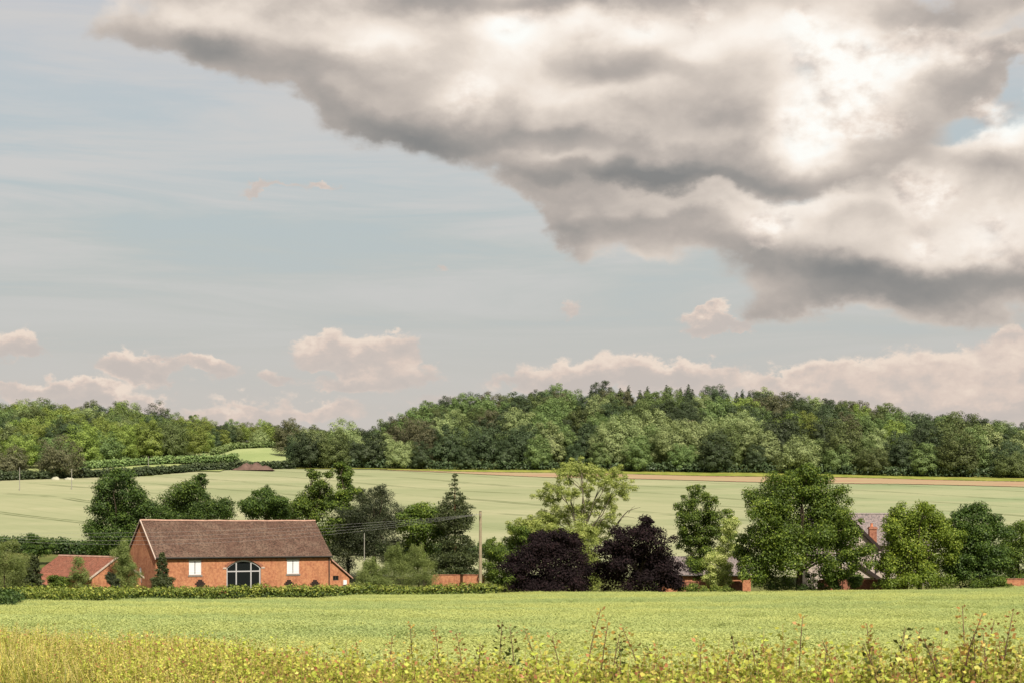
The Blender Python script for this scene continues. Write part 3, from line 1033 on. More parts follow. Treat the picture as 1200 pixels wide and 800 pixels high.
        gl.build('pane', M['glass'], gz)
    # voussoir ring over the arch and pale stone springers
    m = Mb()
    aa = math.asin(hw / rad)
    nv = 30
    for k in range(nv):
        p0, p1 = -aa + 2 * aa * k / nv + .003, -aa + 2 * aa * (k + 1) / nv - .003
        q = [(mid + rr * math.sin(p), -.03, cz + rr * math.cos(p)) for p, rr in ((p0, rad + .01), (p1, rad + .01), (p1, rad + .33), (p0, rad + .33))]
        m.prism(q, (0, .05, 0))
    m.build('arch_brick', M['brick_dull'], t)["kind"] = 'stuff'
    for sx in (-1, 1):
        Mb().box(mid + sx * (hw + .02) - (0.42 if sx < 0 else 0), mid + sx * (hw + .02) + (0.42 if sx > 0 else 0), -.05, .08, zs - .12, zs + .06).build('springer', M['verge'], t)
    # diamond vents of dark brick low on the wall
    for px in (234.5, 338.5, 369.0):
        l = along(px); zc = zat(px, 683.5)
        m = Mb()
        for r_ in range(5):
            wd = (.62, .44, .26)[abs(r_ - 2)] if True else 0
            m.box(l - wd, l + wd, -.035, .02, zc + (r_ - 2) * .19 - .08, zc + (r_ - 2) * .19 + .08)
        m.build('diamond_vent', M['dark_wood'], t)
    # inside floor and back so that the panes look into a dim room
    Mb().box(T + .02, Lf - T - .02, T + .02, Wd - T - .02, -.58, -.45).build('floor', M['dark_room'], t)
    # lean-to on the right gable
    lz = tag(empty('lean_to', (0, 0, 0)), None)
    COL.objects.unlink(lz); bpy.data.objects.remove(lz)
    x0, xw = Lf + .004, along(411) - Lf
    y0, y1 = .35, 5.5
    zt_, zl = ze - .35, ze - 2.65
    wallp = [(x0, -.6), (x0 + xw, -.6), (x0 + xw, zl - .1), (x0, zt_ - .1)]
    l0, l1 = along(391.8), along(398.6)
    hl = [(l0, zat(395, 679.5)), (l1, zat(395, 679.5)), (l1, zat(395, 674)), (l0, zat(395, 674))]
    o = obj('lean_to_wall', wall_with_holes(wallp, [hl], .3), M['brick'], t); o.location = (0, y0, 0)
    Mb().box(x0 + xw - .3, x0 + xw, y0 + .305, y1, -.6, zl - .25).build('lean_to_wall', M['brick_dull'], t)
    Mb().prism([(x0, y0 - .2, zt_), (x0 + xw + .35, y0 - .2, zl - .1), (x0 + xw + .35, y0 - .2, zl - .24), (x0, y0 - .2, zt_ - .14)], (0, y1 - y0 + .4, 0)).build('lean_to_roof', M['roof_tile'], t)
    Mb().prism([(x0, y0 - .26, zt_ + .03), (x0 + xw + .37, y0 - .26, zl - .07), (x0 + xw + .37, y0 - .26, zl - .25), (x0, y0 - .26, zt_ - .15)], (0, .055, 0)).build('bargeboard', M['ridge'], t)
    wd = Mb().box(l0, l1, y0 + .12, y0 + .14, hl[0][1], hl[2][1]).build('window', M['glass'], t)
    Mb().box(l0, l1, y0 + .04, y0 + .10, hl[0][1], hl[0][1] + .07).box(l0, l1, y0 + .04, y0 + .10, hl[2][1] - .07, hl[2][1]).box((l0 + l1) / 2 - .03, (l0 + l1) / 2 + .03, y0 + .04, y0 + .1, hl[0][1] + .07, hl[2][1] - .07).build('frame', M['iron'], wd)
    lm, zm = along(405.5), zat(405, 682)
    Mb().box(lm - .22, lm + .22, y0 - .14, y0 - .004, zm - .28, zm + .28).box(lm - .18, lm + .18, y0 - .16, y0 - .141, zm - .24, zm + .24).build('meter_box', M['white_paint'], t)
    return t


build_barn()


# ------------------------------------------------------------------ low annex with red tiles (left of the barn)
def build_annex():
    P0 = at(106.5, 674, 166.0)              # front corner of the gable end at its eave
    P1 = at(42, 679, 176.5)                 # far end of the front eave
    d = Vector((P0.x - P1.x, P0.y - P1.y, 0)); Ln = d.length
    rz = math.atan2(d.y, d.x)
    z0 = tz(P0.x, P0.y) - .05
    t = tag(empty('annex', (P1.x, P1.y, z0), rz), 'low red brick annex with bright red tiled roof and pale verge left of the barn', 'outbuilding')
    ze = P0.z - z0
    Wd, rise = 5.6, 1.95
    zr = ze + rise
    Mb().box(0, Ln, 0, .3, -.4, ze - .1).build('wall', M['brick'], t)
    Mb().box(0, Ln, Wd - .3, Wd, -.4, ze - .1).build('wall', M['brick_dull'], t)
    wy = (2.15, 3.25, .85, 1.95)
    o = obj('gable_wall', wall_with_holes([(.004, -.4), (Wd - .004, -.4), (Wd - .004, ze - .1), (Wd / 2, zr - .18), (.004, ze - .1)], [[(wy[0], wy[2]), (wy[1], wy[2]), (wy[1], wy[3]), (wy[0], wy[3])]], .3), M['brick'], t)
    o.matrix_local = Matrix(((0, -1, 0, Ln + .302), (1, 0, 0, 0), (0, 0, 1, 0), (0, 0, 0, 1)))
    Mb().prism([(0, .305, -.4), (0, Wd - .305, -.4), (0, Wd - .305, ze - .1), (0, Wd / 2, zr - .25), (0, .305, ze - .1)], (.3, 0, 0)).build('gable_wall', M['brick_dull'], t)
    xg = Ln + .302
    m = Mb()
    for (a, b, c_, e) in ((wy[0], wy[0] + .09, wy[2], wy[3]), (wy[1] - .09, wy[1], wy[2], wy[3]), (wy[0] + .09, wy[1] - .09, wy[2], wy[2] + .09), (wy[0] + .09, wy[1] - .09, wy[3] - .09, wy[3]), (2.66, 2.74, wy[2] + .09, wy[3] - .09), (wy[0] + .09, 2.66, 1.36, 1.44), (2.74, wy[1] - .09, 1.36, 1.44)):
        m.box(xg - .16, xg - .06, a, b, c_, e)
    w = m.build('window', M['white_paint'], t)
    Mb().box(xg - .125, xg - .11, wy[0], wy[1], wy[2], wy[3]).build('pane', M['glass'], w)
    Mb().box(xg - .1, xg + .07, wy[0] - .1, wy[1] + .1, wy[2] - .12, wy[2] - .003).build('sill', M['white_paint'], w)
    for side in (0, 1):
        f = (lambda y: y) if side == 0 else (lambda y: Wd - y)
        Mb().prism([(-.1, f(-.3), ze - .2), (-.1, f(Wd / 2), zr), (-.1, f(Wd / 2), zr - .13), (-.1, f(-.3), ze - .33)], (Ln + .42, 0, 0)).build('roof', M['red_tile'], t)
        Mb().prism([(Ln + .33, f(-.34), ze - .21), (Ln + .33, f(Wd / 2 - .003), zr + .05), (Ln + .33, f(Wd / 2 - .003), zr - .16), (Ln + .33, f(-.34), ze - .42)], (.09, 0, 0)).build('verge', M['verge'], t)
    m = Mb()
    nr_ = int(Ln / .45)
    for k in range(nr_):
        x0 = -.1 + (Ln + .42) * k / nr_; x1 = -.1 + (Ln + .42) * (k + 1) / nr_ - .015
        m.prism([(x0, Wd / 2 - .15, zr - .06), (x0, Wd / 2 - .07, zr + .09), (x0, Wd / 2 + .07, zr + .09), (x0, Wd / 2 + .15, zr - .06)], (x1 - x0, 0, 0))
    m.build('ridge_tile', M['ridge'], t)["kind"] = 'stuff'
    Mb().tube([(0, -.34, ze - .33), (Ln + .3, -.34, ze - .35)], .06, 7).build('gutter', M['iron'], t)
    # small projecting porch with its own roof, gable to the front
    k = (69 - 600) / FPX
    xp = Ln * .42
    w2, hp, out = 1.25, 1.62, 2.2
    Mb().box(xp - w2, xp - w2 + .25, -out, -.005, -.4, hp - .3).build('porch_wall', M['brick'], t)
    Mb().box(xp + w2 - .25, xp + w2, -out, -.005, -.4, hp - .3).build('porch_wall', M['brick'], t)
    Mb().prism([(xp - w2, -out - .004, hp - .25), (xp + w2, -out - .004, hp - .25), (xp, -out - .004, hp + .85)], (0, .25, 0)).build('porch_gable', M['brick'], t)
    for sx in (-1, 1):
        Mb().prism([(xp + sx * (w2 + .25), -out - .15, hp - .42), (xp, -out - .15, hp + 1.0), (xp, -out - .15, hp + .88), (xp + sx * (w2 + .25), -out - .15, hp - .54)], (0, out + .9, 0)).build('porch_roof', M['red_tile'], t)
        Mb().prism([(xp + sx * (w2 + .3), -out - .22, hp - .42), (xp + sx * .004, -out - .22, hp + 1.05), (xp + sx * .004, -out - .22, hp + .86), (xp + sx * (w2 + .3), -out - .22, hp - .60)], (0, .06, 0)).build('porch_verge', M['verge'], t)
    Mb().box(xp - w2 + .26, xp + w2 - .26, -.04, -.005, -.3, 1.5).build('door', M['dark_wood'], t)
    return t


build_annex()


# ------------------------------------------------------------------ house behind the trees on the right
def build_house():
    D = 182.0
    def q(px, py): return at(px, py, D)
    O = q(1003, 690); z0 = tz(O.x, O.y) - .1
    t = tag(empty('house', (O.x, O.y, z0), 0), 'pale rendered house with grey pink roof and dark bargeboards half hidden by trees', 'house')
    def L(px, py):
        v = q(px, py); return v.x - O.x, v.z - z0
    # main range with its ridge across the view
    xa, zr = L(962, 600.5); xb, _ = L(1098, 600.5)
    ye, ze = 3.0, zr - 3.4
    Mb().box(xa, xb, 3.0, 3.3, -.3, ze).build('wall', M['render'], t)
    Mb().box(xa, xb, 10.0, 10.3, -.3, ze).build('wall', M['render'], t)
    for x in (xa, xb - .3):
        Mb().prism([(x, 3.305, -.3), (x, 9.995, -.3), (x, 9.995, ze), (x, 6.65, zr - .2), (x, 3.305, ze)], (.3, 0, 0)).build('gable_wall', M['render'], t)
    for f in ((lambda y: y), (lambda y: 13.3 - y)):
        Mb().prism([(xa - .3, f(2.6), ze - .25), (xa - .3, f(6.65), zr), (xa - .3, f(6.65), zr - .15), (xa - .3, f(2.6), ze - .40)], (xb - xa + .6, 0, 0)).build('roof', M['slate'], t)
    m = Mb()
    nn = 26
    for k in range(nn):
        x0 = xa - .3 + (xb - xa + .6) * k / nn
        m.prism([(x0, 6.5, zr - .05), (x0, 6.58, zr + .10), (x0, 6.72, zr + .10), (x0, 6.8, zr - .05)], ((xb - xa + .6) / nn - .015, 0, 0))
    m.build('ridge_tile', M['stone'], t)["kind"] = 'stuff'
    # projecting cross wing with a front gable: apex about px 987, right eave about 1037
    gx, gz = L(988, 599); ex, ez = L(1034, 643); lx = 2 * gx - ex
    wy = 0.0
    wx0, wx1, wz0, wz1 = gx - .9, gx + .9, ez - 1.6, ez - .2
    o = obj('front_gable', wall_with_holes([(lx + .4, -.3), (ex - .4, -.3), (ex - .4, ez - .1), (gx, gz - .5), (lx + .4, ez - .1)],
            [[(wx0, wz0), (wx1, wz0), (wx1, wz1), (wx0, wz1)]], .3), M['render'], t)
    m = Mb()
    for a, b, c_, e in ((wx0, wx0 + .08, wz0, wz1), (wx1 - .08, wx1, wz0, wz1), (wx0 + .08, wx1 - .08, wz0, wz0 + .08), (wx0 + .08, wx1 - .08, wz1 - .08, wz1), (gx - .04, gx + .04, wz0 + .08, wz1 - .08)):
        m.box(a, b, .08, .18, c_, e)
    w = m.build('window', M['white_paint'], t)
    Mb().box(wx0, wx1, .12, .135, wz0, wz1).build('pane', M['glass'], w)
    Mb().box(lx + .4, lx + .7, .305, 2.995, -.3, ez - .15).build('wall', M['render'], t)
    Mb().box(ex - .7, ex - .4, .305, 2.995, -.3, ez - .15).build('wall', M['render'], t)
    for sx, xe in ((-1, lx), (1, ex)):
        Mb().prism([(xe, -.35, ez - .1), (gx, -.35, gz), (gx, -.35, gz - .16), (xe, -.35, ez - .26)], (0, 6.6, 0)).build('roof', M['slate'], t)
        Mb().prism([(xe, -.43, ez + .02), (gx + sx * .004, -.43, gz + .10), (gx + sx * .004, -.43, gz - .42), (xe, -.43, ez - .5)], (0, .075, 0)).build('bargeboard', M['dark_wood'], t)
    # timber studs on the render
    for x in (gx + 1.7, gx + 2.9, gx - 1.7):
        zt = gz - .7 - abs(x - gx) * (gz - ez) / (ex - gx)
        Mb().box(x - .07, x + .07, -.025, -.002, ez - 3.0 if x > gx else 0, zt).build('stud', M['render'], t)
    # downpipe at the corner and side bay
    px_, pz = L(1026, 648)
    Mb().tube([(px_ + .7, -.3, pz + .1), (px_ + .1, -.12, pz - .05), (px_, -.10, pz - .4), (px_, -.10, L(1026, 672)[1])], .07, 7).build('downpipe', M['iron'], t)
    # porch with a little gable
    pxa, pza = L(1004, 660.5); pe, pze = L(1028, 676.5); pl = 2 * pxa - pe
    Mb().prism([(pl + .5, -1.6, pze + .05), (pe - .5, -1.6, pze + .05), (pxa, -1.6, pza - .45)], (0, .2, 0)).build('porch_gable', M['render'], t)
    for sx, xe in ((-1, pl), (1, pe)):
        Mb().prism([(xe, -1.75, pze), (pxa, -1.75, pza), (pxa, -1.75, pza - .14), (xe, -1.75, pze - .14)], (0, 1.74, 0)).build('porch_roof', M['slate'], t)
        Mb().prism([(xe, -1.83, pze + .08), (pxa + sx * .004, -1.83, pza + .08), (pxa + sx * .004, -1.83, pza - .40), (xe, -1.83, pze - .42)], (0, .075, 0)).build('bargeboard', M['dark_wood'], t)
    for x in (pl + .6, pe - .6):
        Mb().box(x - .09, x + .09, -1.6, -1.42, -.3, pze + .04).build('post', M['dark_wood'], t)
    Mb().box(pxa - 1.1, pxa + 1.1, -.05, -.004, -.2, pze - .2).build('door', M['dark_wood'], t)
    # chimneys
    for (px, py, hh, yy, wd, pots) in ((1027.5, 616.5, 1.5, 2.2, .42, 1), (991, 595, 2.0, 6.65, .5, 1)):
        x, z = L(px, py)
        m = Mb().box(x - wd, x + wd, yy - .4, yy + .4, z - hh - 1.5, z - .3)
        m.box(x - wd - .08, x + wd + .08, yy - .48, yy + .48, z - .298, z - .12).box(x - wd, x + wd, yy - .4, yy + .4, z - .118, z)
        ch = m.build('chimney', M['brick_dull'], t)
        Mb().tube([(x - .1, yy, z + .002), (x - .1, yy, z + .25), (x - .1, yy, z + .40)], [.16, .13, .16], 8).build('chimney_pot', M['pot'], ch)
    return t


build_house()


def build_shed():
    D = 176.0
    O = at(800, 690, D); z0 = tz(O.x, O.y) - .05
    t = tag(empty('shed', (O.x, O.y, z0), 0), 'low brick shed with pale grey pink roof behind shrubs near the middle right', 'shed')
    def L(px, py):
        v = at(px, py, D); return v.x - O.x, v.z - z0
    xa, ze = L(776, 671.5); xb, _ = L(880, 671.5); zr = ze + 1.9
    Mb().box(xa, xb, 0, .25, -.3, ze).build('wall', M['brick'], t)
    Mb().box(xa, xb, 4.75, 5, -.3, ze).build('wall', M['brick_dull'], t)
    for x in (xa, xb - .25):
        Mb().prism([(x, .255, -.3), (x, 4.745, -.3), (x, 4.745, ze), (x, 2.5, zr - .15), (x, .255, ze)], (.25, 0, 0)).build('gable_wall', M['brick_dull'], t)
    for f in ((lambda y: y), (lambda y: 5 - y)):
        Mb().prism([(xa - .2, f(-.3), ze - .1), (xa - .2, f(2.5), zr), (xa - .2, f(2.5), zr - .12), (xa - .2, f(-.3), ze - .22)], (xb - xa + .4, 0, 0)).build('roof', M['slate'], t)
    Mb().tube([(xa, -.36, ze - .2), (xb, -.36, ze - .22)], .06, 7).build('gutter', M['iron'], t)
    dx, _ = L(853, 680)
    Mb().box(dx - .6, dx + .35, -.03, -.003, -.3, ze - .25).build('door', M['dark_wood'], t)


build_shed()


# ------------------------------------------------------------------ garden walls of brick with a coping
def garden_wall(pa, pb, h, label, mat='brick'):
    d = Vector((pb[0] - pa[0], pb[1] - pa[1], 0)); Ln = d.length
    z0 = min(tz(*pa), tz(*pb)) - .25
    t = tag(empty('garden_wall', (pa[0], pa[1], z0), math.atan2(d.y, d.x)), label, 'wall')
    Mb().box(0, Ln, 0, .24, 0, h).build('brickwork', M[mat], t)
    m = Mb(); n = max(2, int(Ln / .6))
    for k in range(n):
        m.box(Ln * k / n + .006, Ln * (k + 1) / n - .006, -.04, .28, h + .002, h + .09 + .01 * (k % 2))
    m.build('coping', M['brick_dull'], t)["kind"] = 'stuff'
    for k in range(max(2, int(Ln / 4)) + 1):
        x = Ln * k / max(2, int(Ln / 4))
        Mb().box(x - .2, x + .2, -.05, -.003, 0, h - .003).build('pier', M[mat], t)


def gp(px, D):
    p = on_ground(px, D); return (p.x, p.y)


garden_wall(gp(508, 172), gp(566, 172), 2.35, 'short orange red brick garden wall behind the utility pole', 'brick')
garden_wall(gp(960, 166), gp(1062, 166), 2.0, 'dark red brick garden wall in front of the pale house', 'brick_dull')
garden_wall(gp(1168, 165), gp(1240, 165), 1.75, 'red brick garden wall at the far right edge of the view', 'brick')
garden_wall(gp(800, 168), gp(868, 168), 1.9, 'low brown brick wall below the shed and flowering shrubs', 'brick_dull')


# ------------------------------------------------------------------ poles and wires
def utility_pole(base, h, r, label, mat, arm=True, cat='pole', fittings=True):
    t = tag(empty('utility_pole', base), label, cat)
    Mb().tube([(0, 0, -.3), (0, 0, h * .5), (0, 0, h)], [r, r * .88, r * .75], 10).build('post', mat, t)
    if arm:
        Mb().box(-.05, .05, -.7, .7, h - .55, h - .43).build('crossarm', mat, t)
        for y in (-.6, -.2, .2, .6):
            Mb().tube([(0, y, h - .43), (0, y, h - .33), (0, y, h - .27)], [.035, .05, .03], 7).build('insulator', M['stone'], t)
    if fittings:
        Mb().tube([(0, 0, h), (0, 0, h + .03)], [r * .9, r * .5], 10).build('cap', M['iron'], t)
    return t


PD = 166.0
pb = on_ground(563, PD)
ph = at(563, 598.5, PD).z - pb.z
utility_pole(pb, ph, .19, 'tall weathered wooden utility pole standing by the conifer in the middle', M['pole'])
pm = on_ground(427, 176); utility_pole(pm, at(427, 624, 176).z - pm.z, .06, 'slim grey pole among the bushes right of the barn', M['pole_grey'], arm=False)
for px, py, D, lb in ((23, 547, 392, 'leftmost small grey pole in the far pale field'), (84, 549, 395, 'small grey pole in the far field right of the leftmost one'), (174, 543, 480, 'distant pole at the far hedge above the big dark tree')):
    b = on_ground(px, D)
    utility_pole(b, max(5.2, at(px, py, D).z - b.z), .10, lb, M['pole_grey'], arm=False)

end = Vector((-66, 164, 0)); end.z = tz(end.x, end.y)
utility_pole(end, 7.4, .15, 'wooden pole beyond the left edge carrying the wires', M['pole'])
for k, y in enumerate((-.6, -.2, .2, .6)):
    a = Vector((pb.x, pb.y + y, pb.z + ph - .30)); b = Vector((end.x, end.y + y, end.z + 7.11))
    pts = []
    for i in range(25):
        f = i / 24
        p = a.lerp(b, f); p.z -= (1.0 + .42 * k) * 4 * f * (1 - f)
        pts.append(p)
    o = Mb().tube(pts, .006, 4).build('overhead_wire', M['wire'])
    tag(o, ('topmost', 'second from top', 'third from top', 'lowest')[k] + ' of the thin grey wires strung left from the tall pole', 'wire', 'overhead wires from the tall pole')


# ------------------------------------------------------------------ trees
def unit(a):
    return a / np.maximum(np.linalg.norm(a, axis=1, keepdims=True), 1e-6)


def leaf_cloud(clumps, n, size, g, shell=.66, out=1.0, up=.35, chaos=.48, narrow=.68, droop=0.0, whole=None):
    """clumps: (k,7) centre, radii, tint offset.  Rhombic leaves near the skins of the clumps."""
    C = np.asarray(clumps, float)
    wgt = (C[:, 3] * C[:, 4] * C[:, 5]) ** (2 / 3.0)
    k = g.choice(len(C), n, p=wgt / wgt.sum())
    d = unit(g.normal(size=(n, 3)))
    flip = (d[:, 2] < 0) & (g.random(n) < .35)
    d[flip, 2] *= -1
    r = np.where(g.random(n) < .75, g.uniform(shell, 1.08, n), g.uniform(.15, shell, n))
    r *= 1 + .10 * g.normal(size=n)
    p = C[k, :3] + d * C[k, 3:6] * r[:, None]
    p[:, 2] -= droop * g.random(n) ** 2
    d0 = d * out
    if whole is not None:                     # leaves also turn with the dome of the crown as a whole
        d0 = d * out * 1.0 + unit((p - np.array(whole[:3])) / np.array(whole[3:])) * .75
    nrm = unit(d0 + np.array([0, 0, up]) + g.normal(size=(n, 3)) * chaos)
    t = np.cross(nrm, g.normal(size=(n, 3)))
    t[:, 2] -= droop * 1.2
    t = unit(t); b = np.cross(nrm, t)
    L = (size * g.uniform(.6, 1.35, n) * .5)[:, None]
    V = np.stack([p - t * L, p + b * L * narrow, p + t * L, p - b * L * narrow], 1).reshape(-1, 3)
    F = np.arange(4 * n, dtype=np.int32).reshape(-1, 4)
    tint = np.clip(.42 + .22 * g.normal(size=n) + C[k, 6], 0, 1)
    return V, F, tint


def grow_clumps(lobes, g, per=9, frac=.42, skin=.80, jitter=.12):
    """lobes: (x, y, z, rx, ry, rz).  Sub-clumps sit round the skin of each lobe, a core fills it."""
    out = []
    for (x, y, z, rx, ry, rz) in lobes:
        out.append((x, y, z, rx * .7, ry * .7, rz * .7, -.04))
        k = max(4, int(per))
        d = unit(g.normal(size=(k, 3)))
        for j in range(k):
            q = skin + jitter * g.normal()
            s = frac * g.uniform(.65, 1.25)
            r = (rx * ry * rz) ** (1 / 3)
            out.append((x + d[j, 0] * rx * q, y + d[j, 1] * ry * q, z + d[j, 2] * rz * q, r * s * 1.1, r * s * 1.1, r * s * .85, .10 * g.normal()))
    return out


def limb(m, a, b, r0, r1, g, bend=.12, n=5):
    a, b = Vector(a), Vector(b)
    ln = (b - a).length
    pts, rad = [], []
    o = Vector((g.normal(), g.normal(), 0)) * bend * ln
    for i in range(n + 1):
        f = i / n
        p = a.lerp(b, f) + o * math.sin(math.pi * f) + Vector((0, 0, .10 * ln * math.sin(math.pi * f)))
        if 0 < i < n:
            p += Vector((g.normal(), g.normal(), g.normal())) * ln * .015
        pts.append(p); rad.append(r0 + (r1 - r0) * f)
    m.tube(pts, rad, 6)
    return pts


def tree(name, label, cat, base, lobes, leaf, n, mat, seed, trunk=.22, trunk_top=.55, bark='bark', per=9, frac=.42, skin=.80, group=None, twigs=0, **kw):
    """base: Vector on the ground; lobes relative to it in metres"""
    g = np.random.default_rng(seed)
    t = tag(empty(name, base), label, cat, group)
    cl = grow_clumps(lobes, g, per, frac, skin)
    V, F, T = leaf_cloud(cl, int(n * 2.8), leaf * .88, g, **kw)
    V[:, 2] = np.maximum(V[:, 2], -.1)
    cr = np_mesh('crown', V, F, {'tint': T}); obj('crown', cr, M[mat], t)
    m = Mb()
    top = max(l[2] + l[5] for l in lobes)
    lx = sum(l[0] * l[3] for l in lobes) / sum(l[3] for l in lobes); ly = sum(l[1] * l[3] for l in lobes) / sum(l[3] for l in lobes)
    fork = Vector((lx * .6, ly * .6, top * trunk_top))
    st = limb(m, (0, 0, -.2), fork, trunk, trunk * .6, g, .03, 6)
    for l in lobes:
        s = st[min(len(st) - 1, 3 + int(g.integers(0, 4)))] if l[2] < fork.z else fork
        e = Vector((l[0], l[1], l[2] + l[5] * .2))
        if (e - s).length < .5: continue
        pp = limb(m, s, e, trunk * .32, trunk * .08, g, .06)
        for _ in range(twigs):
            d = Vector(g.normal(size=3)).normalized()
            limb(m, pp[3], e + Vector((d.x * l[3], d.y * l[4], abs(d.z) * l[5])) * .8, trunk * .16, trunk * .04, g, .1, 4)
    m.build('trunk', M[bark], t)
    return t


def px_lobes(base, D, items, g, depth=1.0):
    """(px, py, rx, ry) in photograph pixels at distance D -> metres relative to the base"""
    k = D / FPX
    out = []
    wide = max(i[0] + i[2] for i in items) - min(i[0] - i[2] for i in items)
    for i, it in enumerate(items):
        px, py, rx, ry = it[:4]
        v = at(px, py, D)
        dy = it[4] * k if len(it) > 4 else g.uniform(-.22, .22) * wide * k * depth
        r_ = .5 * (rx + ry) * k
        out.append((v.x - base.x, dy, v.z - base.z, 1.1 * rx * k, 1.1 * max(r_, .8 * rx * k), 1.1 * ry * k))
    return out


def photo_tree(name, label, cat, px, D, items, leaf, n, mat, seed, depth=1.0, **kw):
    b = on_ground(px, D)
    g = np.random.default_rng(seed + 900)
    return tree(name, label, cat, b, px_lobes(b, D, items, g, depth), leaf, n, mat, seed, **kw)


# left of the barn
photo_tree('broadleaf_tree', 'big dark green tree rising left of the barn roof', 'tree', 140, 196,
           [(140, 572, 24, 20), (122, 590, 22, 18), (158, 588, 24, 18), (126, 612, 26, 22), (156, 612, 26, 20), (138, 630, 34, 20), (112, 632, 16, 18), (146, 558, 12, 8), (172, 604, 12, 14)],
           .26, 16000, 'deep', 1, trunk=.32, trunk_top=.35)
photo_tree('broadleaf_tree', 'spreading dark tree with thin top shoots behind the left end of the barn roof', 'tree', 228, 204,
           [(228, 584, 26, 20), (205, 594, 24, 14), (250, 592, 20, 14), (232, 570, 12, 12), (190, 600, 18, 12), (222, 602, 40, 16), (258, 600, 14, 12), (238, 562, 5, 8)],
           .25, 12000, 'deep', 2, trunk=.25, twigs=1)
photo_tree('round_tree', 'small rounded dark tree showing over the middle of the barn roof', 'tree', 312, 206,
           [(312, 588, 26, 15), (296, 592, 14, 12), (328, 594, 15, 12), (312, 604, 30, 14), (312, 577, 12, 8)], .25, 7000, 'deep', 3, trunk=.2)
photo_tree('ash_tree', 'loose green tree with ragged pale top just behind the right end of the barn roof', 'tree', 366, 198,
           [(372, 568, 12, 12), (360, 585, 18, 16), (382, 584, 12, 16), (352, 600, 16, 16), (372, 606, 24, 20), (380, 632, 26, 22), (366, 556, 6, 6), (388, 556, 7, 6)],
           .24, 10500, 'oak', 4, trunk=.24, twigs=2, frac=.40)
photo_tree('ash_tree', 'tall slim bright green tree with a flat topped head right of the barn roof', 'tree', 408, 194,
           [(403, 549, 11, 7), (404, 564, 10, 10), (410, 578, 14, 9), (402, 592, 13, 12), (412, 606, 12, 14), (404, 622, 16, 16), (398, 544, 7, 4)], .24, 8000, 'oak', 5, trunk=.20, trunk_top=.7, twigs=2)
photo_tree('yew_tree', 'broad dark grey green tree between the slim bright tree and the conifer', 'tree', 440, 190,
           [(440, 590, 22, 17), (420, 602, 18, 18), (458, 606, 20, 18), (436, 618, 34, 22), (452, 636, 30, 24), (420, 640, 26, 24), (432, 580, 9, 8), (448, 578, 8, 8), (400, 650, 16, 22), (466, 650, 14, 20)],
           .24, 22000, 'grey', 6, trunk=.3, narrow=.35)
photo_tree('broadleaf_tree', 'dense mid green tree directly left of the tall conifer', 'tree', 498, 186,
           [(498, 598, 20, 14), (486, 612, 18, 18), (510, 612, 16, 18), (496, 630, 22, 20), (492, 648, 22, 18)], .24, 8500, 'oak', 7, trunk=.24)


def conifer(label, px, D, ytop, ybot, halfw, seed, mat, bark, n, leaf=.22, lean=0.0, gap=0.10, flare=None):
    """a spire: whorls of drooping branch fans up a straight stem"""
    g = np.random.default_rng(seed)
    b = on_ground(px, D); k = D / FPX
    H = at(px, ytop, D).z - b.z; zb = max(.1, at(px, ybot, D).z - b.z); wd = halfw * k
    t = tag(empty('conifer', b), label, 'conifer')
    lobes = []
    lev = int((H - zb) / (.46 if H > 7 else .26))
    for i in range(lev):
        f = i / (lev - 1)
        z = zb + (H - zb) * f
        r = wd * ((1 - f) ** .75 * .92 + .06)
        if flare: r *= flare(f)
        r *= g.uniform(.72, 1.18)
        na = max(3, int(3 + r * 2.2)); a0 = g.uniform(0, 6.28)
        for j in range(na):
            if g.random() < gap: continue
            a = a0 + 6.283 * j / na + g.normal() * .25
            q = r * g.uniform(.55, .80)
            s = max(.24, r * .40)
            lobes.append((math.cos(a) * q + lean * z, math.sin(a) * q, z - .12 * r, s * 1.15, s * 1.15, max(.22, s * .55), .08 * g.normal()))
    V, F, T = leaf_cloud(lobes, int(n * 2.2), leaf * 1.2, g, narrow=.4, up=.2, droop=.12, chaos=.7)
    obj('crown', np_mesh('crown', V, F, {'tint': T}), M[mat], t)
    Mb().tube([(0, 0, -.2), (lean * H * .5, 0, H * .5), (lean * H, 0, H * .985)], [.26, .15, .03], 8).build('trunk', M[bark], t)
    return t


conifer('tall dark conifer with a narrow spire left of the utility pole', 533, 182, 556, 668, 30, 21, 'conifer', 'bark_red', 13000, gap=.14,
        flare=lambda f: 1.0 + .35 * (f > .52) * (f < .86) - .18 * (.3 < f < .5))
conifer('small young conifer against the left corner of the barn front', 190, 164, 649, 690, 15, 22, 'conifer', 'bark', 4500, .16)
conifer('dark young conifer beside the light bush at the left edge', 40, 160, 652, 692, 15, 23, 'conifer', 'bark', 5000, .16)

photo_tree('willow_bush', 'light green bush at the extreme left edge of the view', 'bush', 8, 160,
           [(4, 650, 22, 16), (22, 658, 18, 18), (2, 672, 24, 18), (24, 680, 20, 14), (-20, 660, 22, 24), (12, 638, 10, 7)], .17, 10000, 'silver', 31, trunk=.12, narrow=.38)
photo_tree('round_bush', 'small round dark bush on the bank above the red annex roof', 'bush', 44, 214, [(44, 636, 13, 11), (38, 642, 10, 8), (52, 641, 9, 8)], .22, 3000, 'deep', 32, trunk=.1)
photo_tree('willow_bush', 'feathery light green willow between the annex and the barn gable', 'bush', 147, 166,
           [(147, 643, 8, 12), (141, 655, 9, 14), (152, 658, 7, 13), (146, 674, 13, 15), (144, 634, 4, 6), (155, 678, 5, 10)], .15, 9000, 'silver', 33, trunk=.09, narrow=.3, droop=.5, trunk_top=.7)
photo_tree('shrub', 'thin olive shrub in front of the middle of the red annex roof', 'shrub', 92, 163, [(92, 664, 8, 12), (96, 676, 9, 12), (86, 678, 8, 10)], .15, 2600, 'silver', 34, trunk=.06, narrow=.35)
